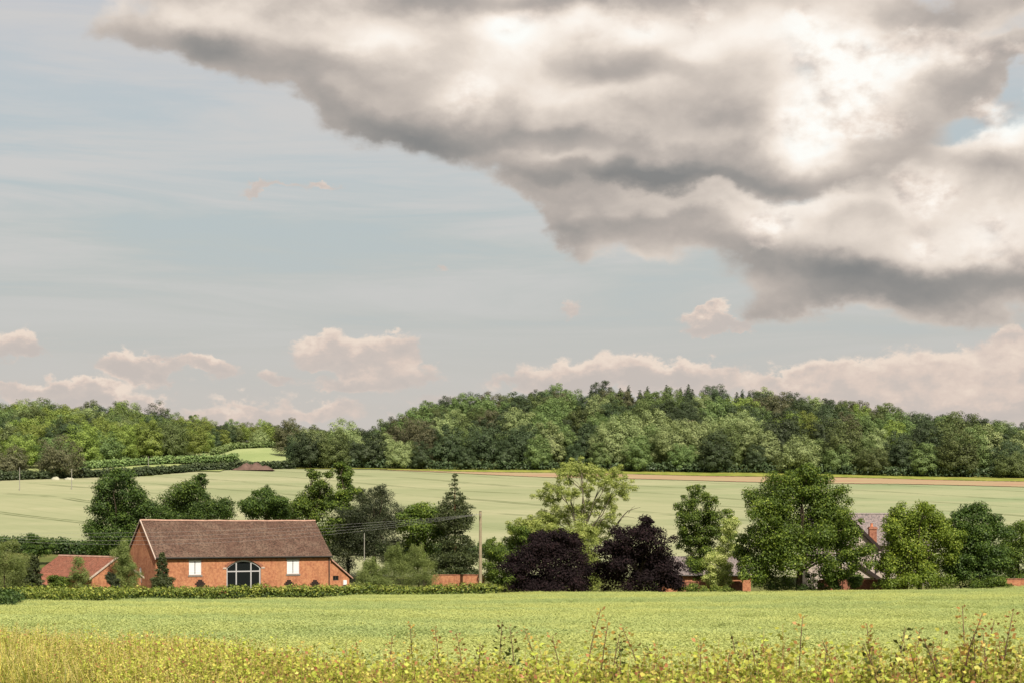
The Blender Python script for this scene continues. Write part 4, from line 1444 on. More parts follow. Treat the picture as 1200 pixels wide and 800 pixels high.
photo_tree('shrub', 'bright green shrub at the front of the annex porch', 'shrub', 68, 163, [(68, 680, 8, 8), (76, 684, 8, 6), (62, 684, 6, 6)], .14, 2600, 'oak', 35, trunk=.05)
photo_tree('shrub', 'dark shrub beside the white window of the annex gable', 'shrub', 128, 164, [(130, 676, 5, 8), (133, 682, 6, 7)], .15, 1800, 'grey', 36, trunk=.05)

# between barn and pole
for i, (px, top, w, lb) in enumerate(((434, 652, 16, 'leftmost of the three light green willow bushes right of the barn'), (463, 634, 17, 'middle light green willow bush with two thin tips right of the barn'), (490, 636, 22, 'rightmost and broadest of the three light green willow bushes'))):
    h = 690 - top
    photo_tree('willow_bush', lb, 'bush', px, 167, [(px, top + h * .22, w * .45, h * .22), (px - w * .4, top + h * .45, w * .55, h * .26), (px + w * .45, top + h * .48, w * .5, h * .25), (px, top + h * .7, w * .95, h * .28), (px + 4, top + 6, w * .18, 7), (px - w * .3, top + h * .25, w * .25, h * .18)],
               .15, 8000, 'silver', 40 + i, trunk=.09, narrow=.3, droop=.45, trunk_top=.7)
photo_tree('shrub', 'mid green shrub right beside the utility pole base', 'shrub', 583, 170,
           [(580, 650, 12, 14), (592, 660, 14, 18), (578, 672, 14, 14), (596, 680, 16, 12), (574, 636, 7, 8)], .17, 7000, 'oak', 44, trunk=.1)
photo_tree('flowering_bush', 'pale yellow green bush glimpsed between the two purple trees', 'bush', 690, 172,
           [(688, 640, 13, 14), (692, 660, 12, 16), (684, 620, 12, 12), (694, 680, 12, 10)], .16, 5500, 'pale', 45, trunk=.09)
photo_tree('shrub', 'dark bush on the bank left of the pale tree', 'shrub', 612, 184, [(612, 622, 14, 10), (604, 636, 12, 12), (622, 640, 16, 14)], .2, 3800, 'oak', 46, trunk=.1)

# the tall pale tree with open branches
photo_tree('crack_willow', 'tall pale yellow green tree with open branches behind the purple trees', 'tree', 692, 186,
           [(676, 546, 17, 10), (661, 556, 14, 12), (694, 552, 16, 12), (722, 554, 11, 11), (708, 566, 14, 11), (728, 572, 13, 12), (650, 572, 15, 8), (640, 582, 15, 8), (668, 580, 14, 8), (712, 588, 15, 12),
            (690, 596, 14, 10), (660, 604, 24, 12), (632, 610, 22, 10), (612, 614, 18, 8), (608, 622, 14, 8), (640, 622, 24, 12), (672, 624, 26, 14), (700, 620, 16, 14), (716, 606, 10, 8), (686, 572, 10, 8)],
               .17, 25000, 'pale', 51, trunk=.24, trunk_top=.34, bark='bark_pale', twigs=3, per=16, frac=.27, skin=.84, depth=.8)


def dead_branch():
    k = 186 / FPX
    base = on_ground(692, 186)
    t = [o for o in scene.objects if o.name.startswith('crack_willow') and o.parent is None][0]
    g = np.random.default_rng(3)
    m = Mb()
    P = lambda px, py: Vector((at(px, py, 186).x - base.x, -.6, at(px, py, 186).z - base.z))
    limb(m, P(716, 622), P(728, 606), .13, .09, g, .05); limb(m, P(728, 606), P(750, 594), .08, .02, g, .05)
    limb(m, P(728, 606), P(745, 607), .05, .015, g, .05); limb(m, P(736, 601), P(744, 592), .04, .012, g, .05)
    m.build('dead_branch', M['bark_pale'], t)


dead_branch()

# copper beeches
photo_tree('copper_beech', 'left of the two dark purple trees by the field edge, broad and rounded', 'tree', 644, 161,
           [(646, 636, 30, 16), (622, 648, 28, 20), (668, 646, 24, 20), (610, 668, 20, 22), (642, 668, 36, 28), (676, 672, 20, 22), (660, 628, 14, 9), (634, 628, 16, 9), (650, 686, 40, 14), (616, 686, 22, 12)],
           .22, 17000, 'copper', 61, trunk=.3, trunk_top=.3, droop=.15)
photo_tree('copper_beech', 'right of the two dark purple trees by the field edge, with a peaked top', 'tree', 748, 160,
           [(752, 620, 16, 12), (738, 634, 22, 16), (768, 636, 22, 16), (720, 654, 22, 18), (752, 656, 34, 24), (782, 658, 18, 20), (726, 678, 28, 18), (764, 680, 34, 18), (790, 678, 13, 16), (712, 640, 10, 8), (758, 611, 8, 6)],
           .22, 17000, 'copper', 62, trunk=.3, trunk_top=.3, droop=.15)

# centre right
photo_tree('alder_tree', 'slender airy green tree standing right of the purple trees', 'tree', 820, 178,
           [(818, 578, 14, 10), (806, 592, 14, 12), (830, 590, 14, 12), (818, 604, 22, 12), (840, 606, 14, 12), (800, 612, 14, 12), (822, 622, 24, 14), (842, 626, 14, 12), (808, 636, 18, 14), (826, 648, 20, 14), (814, 664, 18, 16), (802, 676, 14, 12)],
           .21, 11500, 'oak', 70, trunk=.22, trunk_top=.5, twigs=2, per=8, frac=.33, skin=.85)
photo_tree('flowering_bush', 'pale cream flowering bush left of the big round tree', 'bush', 852, 170,
           [(856, 618, 10, 14), (850, 636, 12, 12), (862, 644, 10, 12), (844, 650, 9, 10)], .15, 4600, 'flower', 71, trunk=.08, frac=.35)
photo_tree('shrub', 'yellow green shrub with a low pale skirt in front of the shed', 'shrub', 843, 166,
           [(842, 660, 13, 14), (836, 674, 11, 10), (850, 672, 12, 12), (842, 682, 12, 6)], .14, 6000, 'flower', 72, trunk=.06)
photo_tree('maple_tree', 'biggest round green tree right of centre at the field edge with trunk showing', 'tree', 938, 161,
           [(938, 563, 26, 17), (914, 580, 26, 20), (960, 578, 26, 20), (938, 590, 40, 24), (896, 606, 26, 22), (978, 604, 26, 22), (916, 622, 34, 26), (960, 624, 36, 26), (884, 638, 22, 24), (992, 636, 20, 24), (938, 646, 44, 24), (902, 660, 26, 18), (976, 660, 28, 18), (944, 551, 14, 8), (870, 650, 8, 14), (898, 584, 22, 20), (978, 584, 22, 20), (1000, 652, 14, 20), (996, 622, 12, 14), (880, 668, 16, 16), (1004, 676, 10, 12)],
           .235, 34000, 'oak', 73, trunk=.36, trunk_top=.35, per=11, frac=.40)
photo_tree('maple_tree', 'bright green bushy tree immediately right of the pale house', 'tree', 1078, 162,
           [(1076, 604, 22, 14), (1058, 616, 22, 18), (1098, 614, 20, 18), (1078, 630, 36, 22), (1048, 642, 18, 22), (1110, 640, 20, 22), (1064, 664, 30, 22), (1100, 666, 28, 20), (1080, 594, 9, 7), (1052, 600, 6, 8), (1072, 680, 40, 10), (1042, 622, 10, 12), (1038, 664, 12, 18), (1044, 684, 14, 8)],
           .22, 21000, 'fresh', 74, trunk=.28, trunk_top=.3, per=10)
photo_tree('maple_tree', 'dark green round tree second from the right edge', 'tree', 1146, 163,
           [(1142, 608, 24, 16), (1122, 622, 18, 18), (1162, 624, 20, 18), (1142, 640, 34, 24), (1164, 656, 22, 20), (1122, 660, 18, 20), (1146, 672, 34, 18), (1134, 600, 12, 8)],
           .22, 17000, 'deep', 75, trunk=.28, trunk_top=.3, per=10)
photo_tree('broadleaf_tree', 'mid green bush cut by the right edge of the view', 'bush', 1192, 172,
           [(1190, 630, 20, 16), (1206, 626, 20, 16), (1182, 650, 16, 16), (1202, 656, 26, 20), (1184, 672, 18, 14)], .2, 8000, 'oak', 76, trunk=.18)
for i, (px, items, mt, lb) in enumerate((
        (924, [(916, 686, 26, 9), (948, 688, 22, 8), (896, 684, 14, 10)], 'deep', 'low dark bush at the foot of the biggest round tree'),
        (815, [(806, 690, 14, 6), (826, 692, 16, 5), (846, 692, 14, 5)], 'hedge', 'low weedy green cover at the foot of the brown wall'),
        (985, [(980, 678, 12, 12), (1000, 684, 10, 7)], 'deep', 'dark shrub at the left side of the house porch'),
        (1158, [(1156, 686, 18, 8), (1172, 684, 12, 8)], 'oak', 'low bush at the foot of the dark round tree'))):
    photo_tree('shrub', lb, 'shrub', px, 161.5 - .4 * i, items, .15, 3000, mt, 80 + i, trunk=.05)
photo_tree('rose_bush', 'low red flowering bush seen under the biggest round tree', 'bush', 951, 164, [(950, 678, 7, 6), (946, 672, 4, 4)], .13, 500, 'oak', 88, trunk=.04)


# ------------------------------------------------------------------ hedges
def hedge(label, pts, h, w, mat, n, leaf, seed, cat='hedge', lift=.0, top_var=.18):
    """a hedge along the polyline pts"""
    g = np.random.default_rng(seed)
    P = np.array([(p[0], p[1]) for p in pts], float)
    seg = np.linalg.norm(np.diff(P, axis=0), axis=1); cum = np.concatenate([[0], np.cumsum(seg)]); Ln = cum[-1]
    k = max(3, int(Ln / (w * .42)))
    s = (np.arange(k) + g.uniform(-.3, .3, k)) / (k - 1) * Ln
    s = np.clip(s, 0, Ln)
    x = np.interp(s, cum, P[:, 0]) + g.normal(size=k) * w * .08; y = np.interp(s, cum, P[:, 1]) + g.normal(size=k) * w * .08
    zz = terrain(x, y)
    o = (float(P[0, 0]), float(P[0, 1]), tz(*P[0]))
    t = tag(empty('hedge', o), label, cat)
    cl = []
    for i in range(k):
        hh = h * (1 + top_var * g.normal() * .5)
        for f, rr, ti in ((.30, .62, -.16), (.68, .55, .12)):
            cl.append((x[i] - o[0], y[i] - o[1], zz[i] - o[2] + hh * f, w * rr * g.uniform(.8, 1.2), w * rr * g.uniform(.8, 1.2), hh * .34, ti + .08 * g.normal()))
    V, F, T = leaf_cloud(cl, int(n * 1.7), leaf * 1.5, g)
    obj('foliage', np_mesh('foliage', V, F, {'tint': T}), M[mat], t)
    return t


def line(*pd):
    return [gp(px, D) for px, D in pd]


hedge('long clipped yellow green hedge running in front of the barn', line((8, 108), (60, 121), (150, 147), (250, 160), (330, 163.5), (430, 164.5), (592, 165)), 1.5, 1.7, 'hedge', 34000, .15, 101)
hedge('dark end of hedge nearest the camera at the left edge of the field', line((-60, 80), (-10, 90), (14, 101)), 1.5, 1.8, 'hedge_dark', 6000, .14, 102)
hedge('dark hedge on the bank behind the annex below the pale field', line((-60, 236), (20, 232), (100, 228), (190, 226)), 2.2, 2.0, 'hedge_dark', 9000, .22, 103)
hedge('low hedge on the bank behind the barn roof and the middle trees', line((240, 230), (400, 226), (560, 224), (640, 226)), 2.0, 2.2, 'hedge_dark', 11000, .22, 104)
hedge('dark far hedge along the top of the pale field on the left', line((-80, 428), (0, 441), (60, 450), (150, 468), (240, 490), (345, 521)), 2.5, 3.0, 'far_dark', 14000, .45, 105)
hedge('second far hedge above the thin strip field on the left', line((60, 486), (150, 512), (230, 528), (275, 540)), 2.8, 3.0, 'far_mid', 8000, .45, 106)
hedge('far hedge climbing above the lit sloping field', line((250, 580), (272, 622), (345, 648)), 2.6, 3.0, 'far_mid', 6000, .5, 107)
hedge('low scrub along the foot of the wooded hill', [(float(x), float(edge_y(x) + 1.5)) for x in np.linspace(-70, 200, 28)], 3.0, 3.0, 'far_dark', 12000, .5, 108)


# spoil heap of reddish earth and pale shapes under the far hedge
def soil_heap():
    b = on_ground(297, 499)
    g = np.random.default_rng(8)
    nx, ny = 30, 12
    X, Y = np.meshgrid(np.linspace(-6.5, 6.5, nx), np.linspace(-3, 3, ny))
    Z = 2.0 * np.clip(1 - (X / 6.5) ** 2, 0, 1) ** .8 * np.clip(1 - (Y / 3) ** 2, 0, 1) ** .8 * (1 + .25 * np.sin(X * 1.7) + .12 * g.normal(size=X.shape)) - .1
    V = np.stack([X, Y, Z], -1).reshape(-1, 3)
    i = np.arange(nx - 1)[None, :] + (np.arange(ny - 1) * nx)[:, None]
    o = obj('soil_heap', np_mesh('soil_heap', V, np.stack([i, i + 1, i + 1 + nx, i + nx], -1).reshape(-1, 4)), flat_material('red brown earth', (.115, .075, .062), .95, .05, .35, .7))
    o.location = b; o.location.z += .2
    tag(o, 'low reddish brown earth heap at the far corner of the pale field', 'earth heap')


soil_heap()


def pale_lump(px, D, ln, h, label, seed):  # solid lump added to stand for a bright patch at the hedge foot
    b = on_ground(px, D)
    g = np.random.default_rng(seed)
    n, m_ = 18, 9
    V, F = [], []
    for i in range(m_):
        for k in range(n):
            a = 2 * math.pi * k / n; e = math.pi / 2 * i / (m_ - 1)
            q = 1 + .12 * g.normal()
            V.append((math.cos(a) * math.cos(e) * ln / 2 * q, math.sin(a) * math.cos(e) * .7 * q, math.sin(e) * h * q - .05))
            if i < m_ - 1: F.append((i * n + k, i * n + (k + 1) % n, (i + 1) * n + (k + 1) % n, (i + 1) * n + k))
    o = obj('pale_lump', np_mesh('pale_lump', np.array(V), np.array(F), smooth=True), M['lump'])
    o.location = b
    tag(o, label, 'heap')


M['lump'] = flat_material('pale lump', (.34, .34, .26), .95, .05, .2, 1.5)
pale_lump(65, 443.0, 2.6, .9, 'pale whitish rounded shape at the foot of the far left hedge, left one of two', 1)
pale_lump(81, 444.5, 3.0, .65, 'pale whitish low shape at the foot of the far left hedge, right one of two', 2)


# ------------------------------------------------------------------ the two woods
def far_tree_mesh(seed, h, r, n, leaf, lobes=3, conical=0.0):
    """a broad dome with a few shoulders, its skin built of many small leafy clumps"""
    g = np.random.default_rng(seed)
    if conical:
        domes = [(0, 0, h * (.30 + .13 * k), r * (1 - .17 * k), h * .17) for k in range(5)]
    else:
        domes = [(g.normal() * .25, g.normal() * .25, h * .58, r * .80, h * .40)]
        for k in range(lobes):
            a = 6.283 * k / lobes + g.normal() * .5
            q = r * g.uniform(.42, .62)
            domes.append((math.cos(a) * q, math.sin(a) * q, h * g.uniform(.30, .60), r * g.uniform(.42, .58), h * g.uniform(.20, .30)))
        domes.append((0, 0, h * .28, r * .82, h * .26))
    cl = []
    for (x, y, z, rx, rz) in domes:
        cl.append((x, y, z, rx * .74, rx * .74, rz * .74, -.05))
        k = max(9, int(26 * (rx / r) ** 1.5 * (1 if not conical else .6)))
        for q in range(k):
            u = 1 - (q + .5) / k * 1.55
            a = q * 2.39996 + g.normal() * .25
            cr = math.sqrt(max(0, 1 - u * u))
            f = .95 + .09 * g.normal()
            s_ = rx * g.uniform(.19, .36)
            cl.append((x + math.cos(a) * cr * rx * f, y + math.sin(a) * cr * rx * f, z + u * rz * f, s_, s_, s_ * .8, .09 * g.normal()))
    V, F, T = leaf_cloud(cl, n, leaf, g, up=.35, chaos=.40, shell=.82, whole=(0, 0, h * .42, r, r, h * .5))
    V[:, 2] = np.maximum(V[:, 2], .1)
    m = Mb()
    m.tube([(0, 0, -.5), (0, 0, h * .3), (g.normal() * .3, g.normal() * .3, h * .75)], [.32, .25, .08], 6)
    tv = np.array(m.v); nv = len(V)
    tf = np.array([f for f in m.f if len(f) == 4]) + nv
    me = np_mesh('woodland_tree', np.concatenate([V, tv]), np.concatenate([F, tf]), {'tint': np.concatenate([T, np.full(len(tf), .3)])})
    me.materials.append(M['far_mid']); me.materials.append(M['bark'])
    mi = np.zeros(len(F) + len(tf), np.int32); mi[len(F):] = 1
    me.polygons.foreach_set('material_index', mi)
    return me


protos = [far_tree_mesh(300 + i, 13.0 + 1.5 * (i % 3), 6.0 + .7 * (i % 4), 17000, .42, 2 + i % 4) for i in range(7)]
protos += [far_tree_mesh(330 + i, 13.0, 2.8, 6500, .34, 3, .75) for i in range(2)]     # narrower, darker ones on the crest
PH = [12.5 + (i % 3) for i in range(7)] + [13.5, 13.5]
variants = {}


def variant(i, mat):
    """same shape, another leaf material"""
    if (i, mat) not in variants:
        me = protos[i].copy(); me.name = 'woodland_tree_' + mat
        me.materials[0] = M[mat]
        variants[(i, mat)] = me
    return variants[(i, mat)]


g = np.random.default_rng(77)
spots = []


def crest_y(x):
    return edge_y(x) + 115


for row in range(12):                                   # the wooded hill
    off = 3.0 + row * 10.6
    step = 11.2
    for x in np.arange(-82 + (row % 2) * 5.6, 215, step):
        xx = x + g.normal() * 1.5; yy = edge_y(xx) + off + g.normal() * 1.7
        if abs(xx / yy) > .345 or 600 + FPX * xx / yy < 337: continue
        f = off / 115
        c = g.random()
        if row == 0: m_ = 'far_dark' if c < .45 else ('far_mid' if c < .85 else 'far_pale')
        elif row < 4: m_ = 'far_pale' if c < .24 + .16 * (xx > 20) else ('far_mid' if c < .66 else ('far_dark' if c < .93 else 'far_brown'))
        elif row < 10: m_ = 'far_pale' if c < .10 else ('far_warm' if c < .18 and xx > 40 else ('far_mid' if c < .66 else ('far_dark' if c < .92 else 'far_brown')))
        else: m_ = 'far_mid' if c < .55 else ('far_dark' if c < .9 else 'far_pale')
        pi = int(g.integers(0, 7))
        s = g.uniform(.70, 1.02) if row < 8 else g.uniform(.74, .88)
        if row > 7 and 25 < xx < 100 and c < .7: pi, m_ = 7 + int(g.integers(0, 2)), 'far_dark'
        if m_ == 'far_pale' and row < 6: s *= 1.12
        if row == 0: s *= .85
        if xx < -66: s *= .92
        spots.append(['hill', xx, yy, pi, m_, s, row])
for row in range(22):                                   # the wood on the left
    yy0 = 500 + row * 9.8
    for x in np.arange(-330 + (row % 2) * 5.5, -78, 11.0):
        xx = x + g.normal() * 1.6; yy = yy0 + g.normal() * 1.8
        px = 600 + FPX * xx / yy
        if px < -40 or px > 350: continue
        lower = np.interp(px, [0, 40, 100, 180, 240, 270, 345], [470, 475, 500, 545, 566, 632, 652])
        if yy < lower + 2: continue
        c = g.random()
        m_ = 'far_warm' if c < .34 else ('far_pale' if c < .48 else ('far_mid' if c < .86 else 'far_dark'))
        s = g.uniform(.82, 1.12) * np.interp(px, [0, 190, 215, 270, 350], [.95, .95, .74, .60, .56])
        spots.append(['left', xx, yy, int(g.integers(0, 7)), m_, s, row])

# sizes as seen and what hides behind what: a tree counts by its size in view over how deep it stands in the wood
for s in spots:
    depth = s[6] if s[0] == 'hill' else (s[2] - np.interp(600 + FPX * s[1] / s[2], [0, 100, 180, 270, 345], [470, 500, 545, 632, 652])) / 7.6
    s.append(s[5] / s[2] * 500 * (1.0 if s[0] == 'hill' else 1.0) - .012 * depth)
spots.sort(key=lambda s: -s[7])
NI = 285
names = {'far_pale': 'pale sage', 'far_mid': 'mid green', 'far_dark': 'dark green', 'far_warm': 'yellow green', 'far_brown': 'brownish'}
ordinal = ['front', 'second', 'third', 'fourth', 'fifth', 'sixth', 'seventh', 'eighth', 'ninth', 'tenth', 'eleventh', 'twelfth', 'thirteenth', 'fourteenth']
marks_hill = [(352, 'above the ash behind the barn'), (405, 'above the slim bright tree'), (445, 'above the grey green tree'), (498, 'above the dense tree by the conifer'), (535, 'above the tall conifer'),
              (565, 'above the utility pole'), (610, 'left of the pale tree'), (665, 'above the left purple tree'), (715, 'above the pale tree'), (765, 'above the right purple tree'), (820, 'above the slender airy tree'),
              (880, 'above the shed'), (938, 'above the biggest round tree'), (1000, 'above the pale house'), (1078, 'above the bright bushy tree'), (1146, 'above the dark round tree'), (1196, 'at the right edge')]
marks_left = [(5, 'at the left edge'), (44, 'above the small round bush'), (84, 'above the small pole'), (140, 'above the big dark tree'), (175, 'above the distant pole'), (228, 'above the spreading dark tree'), (270, 'above the barn roof'), (312, 'above the rounded dark tree')]
cells = {}
for s in spots[:NI]:
    where, x, y, pi, m_, sc, row = s[:7]
    px = 600 + FPX * x / y
    mk = min(marks_hill if where == 'hill' else marks_left, key=lambda q: abs(q[0] - px))[1]
    if where == 'left':
        low_ = np.interp(px, [0, 40, 100, 180, 240, 270, 345], [470, 475, 500, 545, 566, 632, 652])
        row = int(max(0, min(13, (y - low_) / 9.2)))
    cells.setdefault((where, mk, row, m_), []).append(s)
for (where, mk, row, m_), lst in cells.items():
    lst.sort(key=lambda s: s[1] / s[2])
    for q, s in enumerate(lst):
        _, x, y, pi, _, sc = s[:6]
        o = obj('woodland_tree', protos[pi])
        o.material_slots[0].link = 'OBJECT'; o.material_slots[0].material = M[m_]
        o.location = (x, y, tz(x, y) - .2); o.rotation_euler = (0, 0, g.uniform(0, 6.28)); o.scale = (sc * g.uniform(.9, 1.1), sc * g.uniform(.9, 1.1), sc)
        lb = f"{names[m_]} tree, {ordinal[row]} row of {'the wooded hill' if where == 'hill' else 'the left wood'}, {mk.replace('the dense tree by the', 'the bush by the')}"
        if len(lst) > 1: lb = lb.replace('the wooded hill', 'wooded hill').replace('the left wood', 'left wood')
        if len(lst) > 1:
            lb += ', ' + ('left' if q == 0 else 'right' if q == len(lst) - 1 else 'middle' if len(lst) == 3 else ('inner left' if q == 1 else 'inner right')) + ' one'
        tag(o, lb, 'tree', 'trees of the wooded hill' if where == 'hill' else 'trees of the left wood')
for where in ('hill', 'left'):
    rest = [s for s in spots[NI:] if s[0] == where]
    mats = sorted({(s[3], s[4]) for s in rest})
    ms = [variant(*q) for q in mats]
    pts = [(s[1], s[2], tz(s[1], s[2]) - .2) for s in rest]
    o = scatter('woodland', pts, g.uniform(0, 6.28, len(rest)), [s[5] for s in rest], [mats.index((s[3], s[4])) for s in rest], ms)
    tag(o, 'dense upper wood of mixed green crowns on the hill' if where == 'hill' else 'dense sunny wood of mixed green crowns at the left', 'wood', kind='stuff')


def big_far_tree(label, px, D, ybase_h, w, mat, seed, flat=1.0, n=7000):
    b = on_ground(px, D)
    me = far_tree_mesh(seed, ybase_h, w, int(n * 2), .36, 4)
    me.materials[0] = M[mat]
    o = obj('woodland_tree', me); o.location = b
    tag(o, label, 'tree')
    return o


big_far_tree('lone taller dark tree with a flat crown on the left skyline', 183, 690, 17, 6.5, 'far_dark', 401)
big_far_tree('small dark tree standing proud on the skyline left of centre gap', 226, 690, 12.5, 3.6, 'far_dark', 402)
big_far_tree('dark flat topped tree on the left skyline beside the taller one', 138, 695, 16, 6.0, 'far_dark', 403)
big_far_tree('broad brownish dark tree at the far hedge above the pale shapes', 70, 452, 12.0, 7.0, 'far_brown', 404)
big_far_tree('broad olive tree at the left end of the far hedge', 12, 452, 9.0, 5.5, 'far_brown', 405)
big_far_tree('large dark tree at the left foot of the wooded hill', 352, 528, 11.0, 5.4, 'far_dark', 406)
big_far_tree('largest pale crowned tree low on the wooded hill left of its middle', 712, 505, 16, 7.0, 'far_pale', 407, n=9000)
big_far_tree('large pale crowned tree low on the wooded hill right of the largest one', 786, 500, 15, 6.8, 'far_pale', 408, n=9000)
big_far_tree('small tree on the skyline at the left tip of the wooded hill', 363, 600, 9.0, 3.0, 'far_dark', 409)


# ------------------------------------------------------------------ near hedge and weeds along the bottom
def shoot_mesh(name, seed, h, nl, leaf, mats, lean=.12, red=.25, thick=1.0):
    """a woody shoot with small paired leaves, redder towards the tip"""
    g = np.random.default_rng(seed)
    V, F, T = [], [], []
    cx, cy = g.normal() * lean * h, g.normal() * lean * h
    cur = lambda f: np.array([cx * f * f, cy * f * f, h * f])
    m = Mb()
    m.tube([Vector(cur(f)) for f in np.linspace(0, 1, 5)], [q * thick for q in (.0042, .0036, .003, .0024, .0015)], 4)
    sv = list(m.v); sf = [f for f in m.f if len(f) == 4]
    for i in range(nl):
        f = .10 + .9 * (i + g.random()) / nl
        p = cur(f); a = i * 2.4 + g.normal() * .4
        d = np.array([math.cos(a), math.sin(a), .45 + .3 * g.normal()]); d /= np.linalg.norm(d)
        L = leaf * (1.15 - .55 * f) * g.uniform(.7, 1.3)
        p = p + d * g.uniform(0, leaf * 1.8) * (1 - .6 * f)
        nrm = np.cross(d, g.normal(size=3)); nrm /= np.linalg.norm(nrm)
        b = np.cross(nrm, d)
        fold = nrm * L * .16
        k = len(V)
        V += [p, p + d * L * .5 + b * L * .33 + fold, p + d * L, p + d * L * .5 - b * L * .33 + fold]
        F.append((k, k + 1, k + 2, k + 3))
        T.append(np.clip((f * .72 + g.normal() * .16) if g.random() < .5 + red else f * .45, 0, 1))
    nv = len(V)
    me = np_mesh(name, np.concatenate([np.array(V), np.array(sv)]), np.concatenate([np.array(F), np.array(sf) + nv]), {'tint': np.array(T + [.5] * len(sf))})
    for q in mats: me.materials.append(q)
    mi = np.zeros(len(F) + len(sf), np.int32); mi[len(F):] = 1
    me.polygons.foreach_set('material_index', mi)
    return me


def shoot_leaf_material(name, stops):
    m, n = material(name)
    a = n.new('ShaderNodeAttribute', attribute_name='tint').outputs['Fac']
    c = n.ramp(a, stops)
    rnd = n.new('ShaderNodeObjectInfo').outputs['Random']
    hsv = n.new('ShaderNodeHueSaturation')
    n.put(hsv.inputs['Value'], n.remap(rnd, 0, 1, .62, 1.25, smooth=False)); n.put(hsv.inputs['Hue'], n.remap(rnd, 0, 1, .49, .515, smooth=False)); n.put(hsv.inputs['Color'], c)
    p = principled(n, hsv.outputs[0], .5, .3)
    tr = n.new('ShaderNodeBsdfTranslucent'); n.put(tr.inputs[0], hsv.outputs[0])
    mx = n.new('ShaderNodeMixShader'); mx.inputs[0].default_value = .4
    n.put(mx.inputs[1], p); n.put(mx.inputs[2], tr.outputs[0]); finish(n, mx.outputs[0])
    return m


M['shoot'] = shoot_leaf_material('hedge shoot leaves', [(0, (.09, .14, .02, 1)), (.22, (.30, .37, .05, 1)), (.58, (.50, .53, .09, 1)), (.88, (.62, .51, .14, 1)), (1, (.46, .20, .10, 1))])
M['weed'] = shoot_leaf_material('weed leaves', [(0, (.12, .15, .03, 1)), (.4, (.38, .39, .075, 1)), (.75, (.62, .54, .14, 1)), (1, (.60, .42, .16, 1))])
M['shoot_dark'] = shoot_leaf_material('dark ripe leaves', [(0, (.03, .05, .012, 1)), (.6, (.10, .12, .025, 1)), (1, (.22, .07, .03, 1))])
M['shoot_tip'] = shoot_leaf_material('young shoot leaves', [(0, (.12, .17, .03, 1)), (.35, (.34, .33, .06, 1)), (.6, (.50, .30, .08, 1)), (1, (.36, .13, .07, 1))])
M['twig'] = flat_material('reddish twig', (.20, .13, .05), .8, .2, .3, 20)
M['twig_dark'] = flat_material('dark red twig', (.10, .055, .035), .8, .2, .3, 20)
M['stalk'] = flat_material('straw stalk', (.46, .38, .16), .8, .2, .25, 20)

near_hedge = tag(empty('hedge', (0, 20, tz(0, 20))), 'overgrown yellow green hedge with reddish shoots along the bottom of the view', 'hedge')
HO = near_hedge.location
shoots = [shoot_mesh(f'hedge_shoot_{i}', 500 + i, .75 + .06 * (i % 3), 34, .060, [M['shoot'], M['twig']]) for i in range(5)]
shoots += [shoot_mesh(f'hedge_shoot_dark_{i}', 520 + i, .55, 26, .048, [M['shoot_dark'], M['twig']]) for i in range(2)]
weeds = [shoot_mesh(f'weed_{i}', 540 + i, .85, 70, .032, [M['weed'], M['stalk']], .10, .4) for i in range(4)]
grasses = [blade_tuft(f'verge_grass_{i}', rng, 60, .32, .62, .006, M['weed'], 1.0) for i in range(3)]


def ridge_y(x):
    return np.interp(x, [-30, -12.3, -5.2, -1.9, 0, 3.6, 8], [42, 35, 24, 16, 13, 11.3, 10.5])


HX = [-30, -14, -12.3, -5.2, -1.9, 0, 3.6, 8]
HT = [6.9, 7.55, 7.80, 8.22, 8.60, 8.78, 9.03, 9.12]     # height of the hedge's top along its length


def hedge_points(n, spread, g):
    x = np.concatenate([g.uniform(-16, 5.5, n // 3), g.uniform(-5, 5.0, n - n // 3)])
    y = ridge_y(x) + g.normal(size=n) * spread - .2
    return x, y


g = np.random.default_rng(91)
n_ = 24000
x = np.concatenate([g.uniform(-17, -4, 6500), g.uniform(-6, 5.2, n_ - 6500)])
far_side = np.interp(x, [-17, -5, -1, 5], [4.0, 2.6, 1.3, .9])
y = ridge_y(x) + g.uniform(-1, 1, n_) * far_side
keep = (np.abs(x) < .36 * y + .6) & (y > 8)
x, y = x[keep], y[keep]; far_side = far_side[keep]
v = (y - ridge_y(x)) / far_side
zt = np.interp(x, HX, HT)
gz = terrain(x, y)
topz = zt - .30 * v ** 2 - (v > 0) * v * .55
f = g.random(len(x)) ** .55
z = gz + np.maximum(.02, (topz - gz - .60)) * f
z = np.where(topz - gz < .7, gz, z)
left = np.clip((-x - 2.0) / 6.0, 0, 1)
pick = g.random(len(x))
ix = np.where(pick < .12 - .06 * left, 5 + g.integers(0, 2, len(x)), g.integers(0, 5, len(x)))
is_weed = g.random(len(x)) < left * .85
ix = np.where(is_weed, np.where(g.random(len(x)) < .22, 11 + g.integers(0, 3, len(x)), 7 + g.integers(0, 4, len(x))), ix)
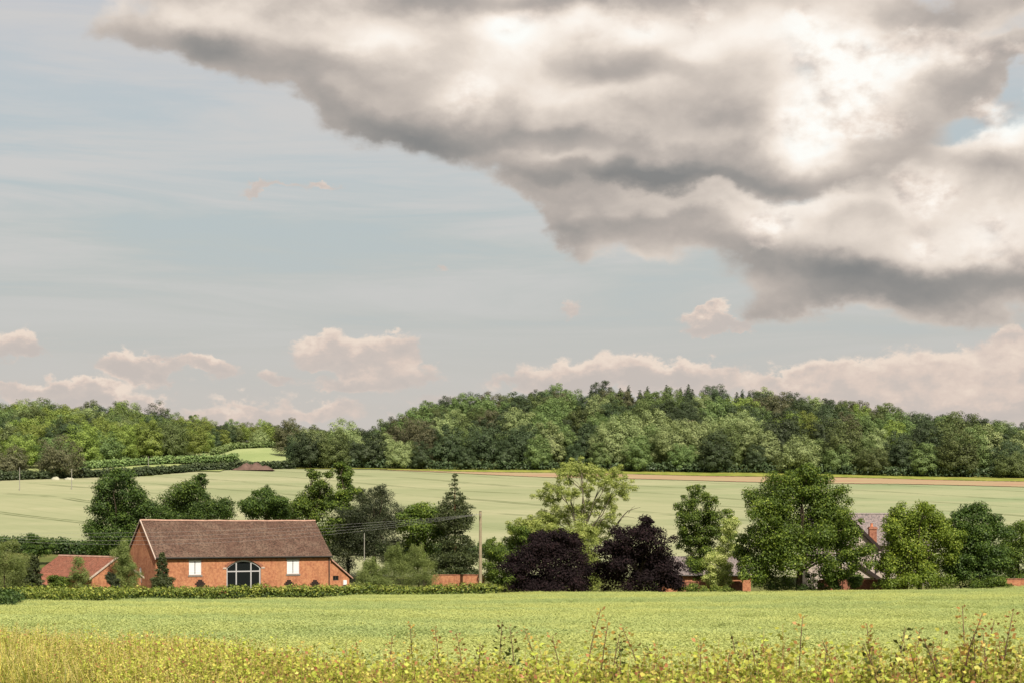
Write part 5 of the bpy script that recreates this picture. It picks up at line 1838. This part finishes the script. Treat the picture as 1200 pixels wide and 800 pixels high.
sc = g.uniform(.75, 1.15, len(x)) * np.where(is_weed, .95, 1.0)
scatter('foliage', np.column_stack([x - HO.x, y - HO.y, z - HO.z]), g.uniform(0, 6.28, len(x)), sc, ix, shoots + weeds + grasses, near_hedge, g.normal(size=len(x)) * .22)

# single long shoots that stand clear of the hedge
tall = [(1022, 730, 12.5), (1048, 735, 11.6), (1071, 737, 11.8), (1079, 756, 11.2), (1108, 748, 11.0), (1121, 716, 11.2), (1132, 711, 11.4), (1144, 738, 11.2), (1158, 742, 11.5), (1170, 716, 11.0), (1197, 738, 11.0),
        (684, 713, 13.0), (702, 728, 12.4), (714, 740, 12.6), (635, 736, 13.2), (757, 736, 12.4), (584, 728, 14.0), (484, 728, 15.0), (517, 736, 14.4), (560, 752, 13.6), (455, 746, 15.5), (935, 722, 12.4), (888, 758, 11.8), (964, 754, 11.6), (420, 752, 16), (605, 734, 13.6), (1010, 748, 11.9), (850, 764, 11.8),
        (1035, 752, 11.3), (1092, 757, 11.6), (1150, 726, 11.7), (1183, 750, 11.3), (985, 748, 12.0), (912, 756, 12.2), (868, 748, 12.6), (820, 752, 12.4), (788, 758, 12.6), (728, 752, 12.8), (660, 744, 13.4), (545, 742, 14.2)]
for i, (px, py, D) in enumerate(tall):
    p = at(px, py, D)
    h = .48 + .012 * (770 - py) * .6
    me = shoot_mesh('shoot', 600 + i, h, 34 + int(h * 28), .056, [M['shoot_dark'] if i % 3 == 1 else M['shoot_tip'], M['twig_dark']], .14, .8, 1.7)
    o = obj('shoot', me, None, near_hedge)
    o.location = (p.x - HO.x, p.y - HO.y, p.z - h - HO.z)

# grassy weeds on the verge between hedge and crop at the left
n_ = 9000
x = g.uniform(-24, 3, n_); y = g.uniform(13, 52, n_)
k = (y > ridge_y(x)) & (y < weed_line(x) + 6) & (np.abs(x) < .35 * y + .5)
x, y = x[k], y[k]
scatter('verge_grass', np.column_stack([x, y, terrain(x, y)]), g.uniform(0, 6.28, len(x)), g.uniform(.7, 1.15, len(x)), g.integers(0, 7, len(x)), grasses + weeds)
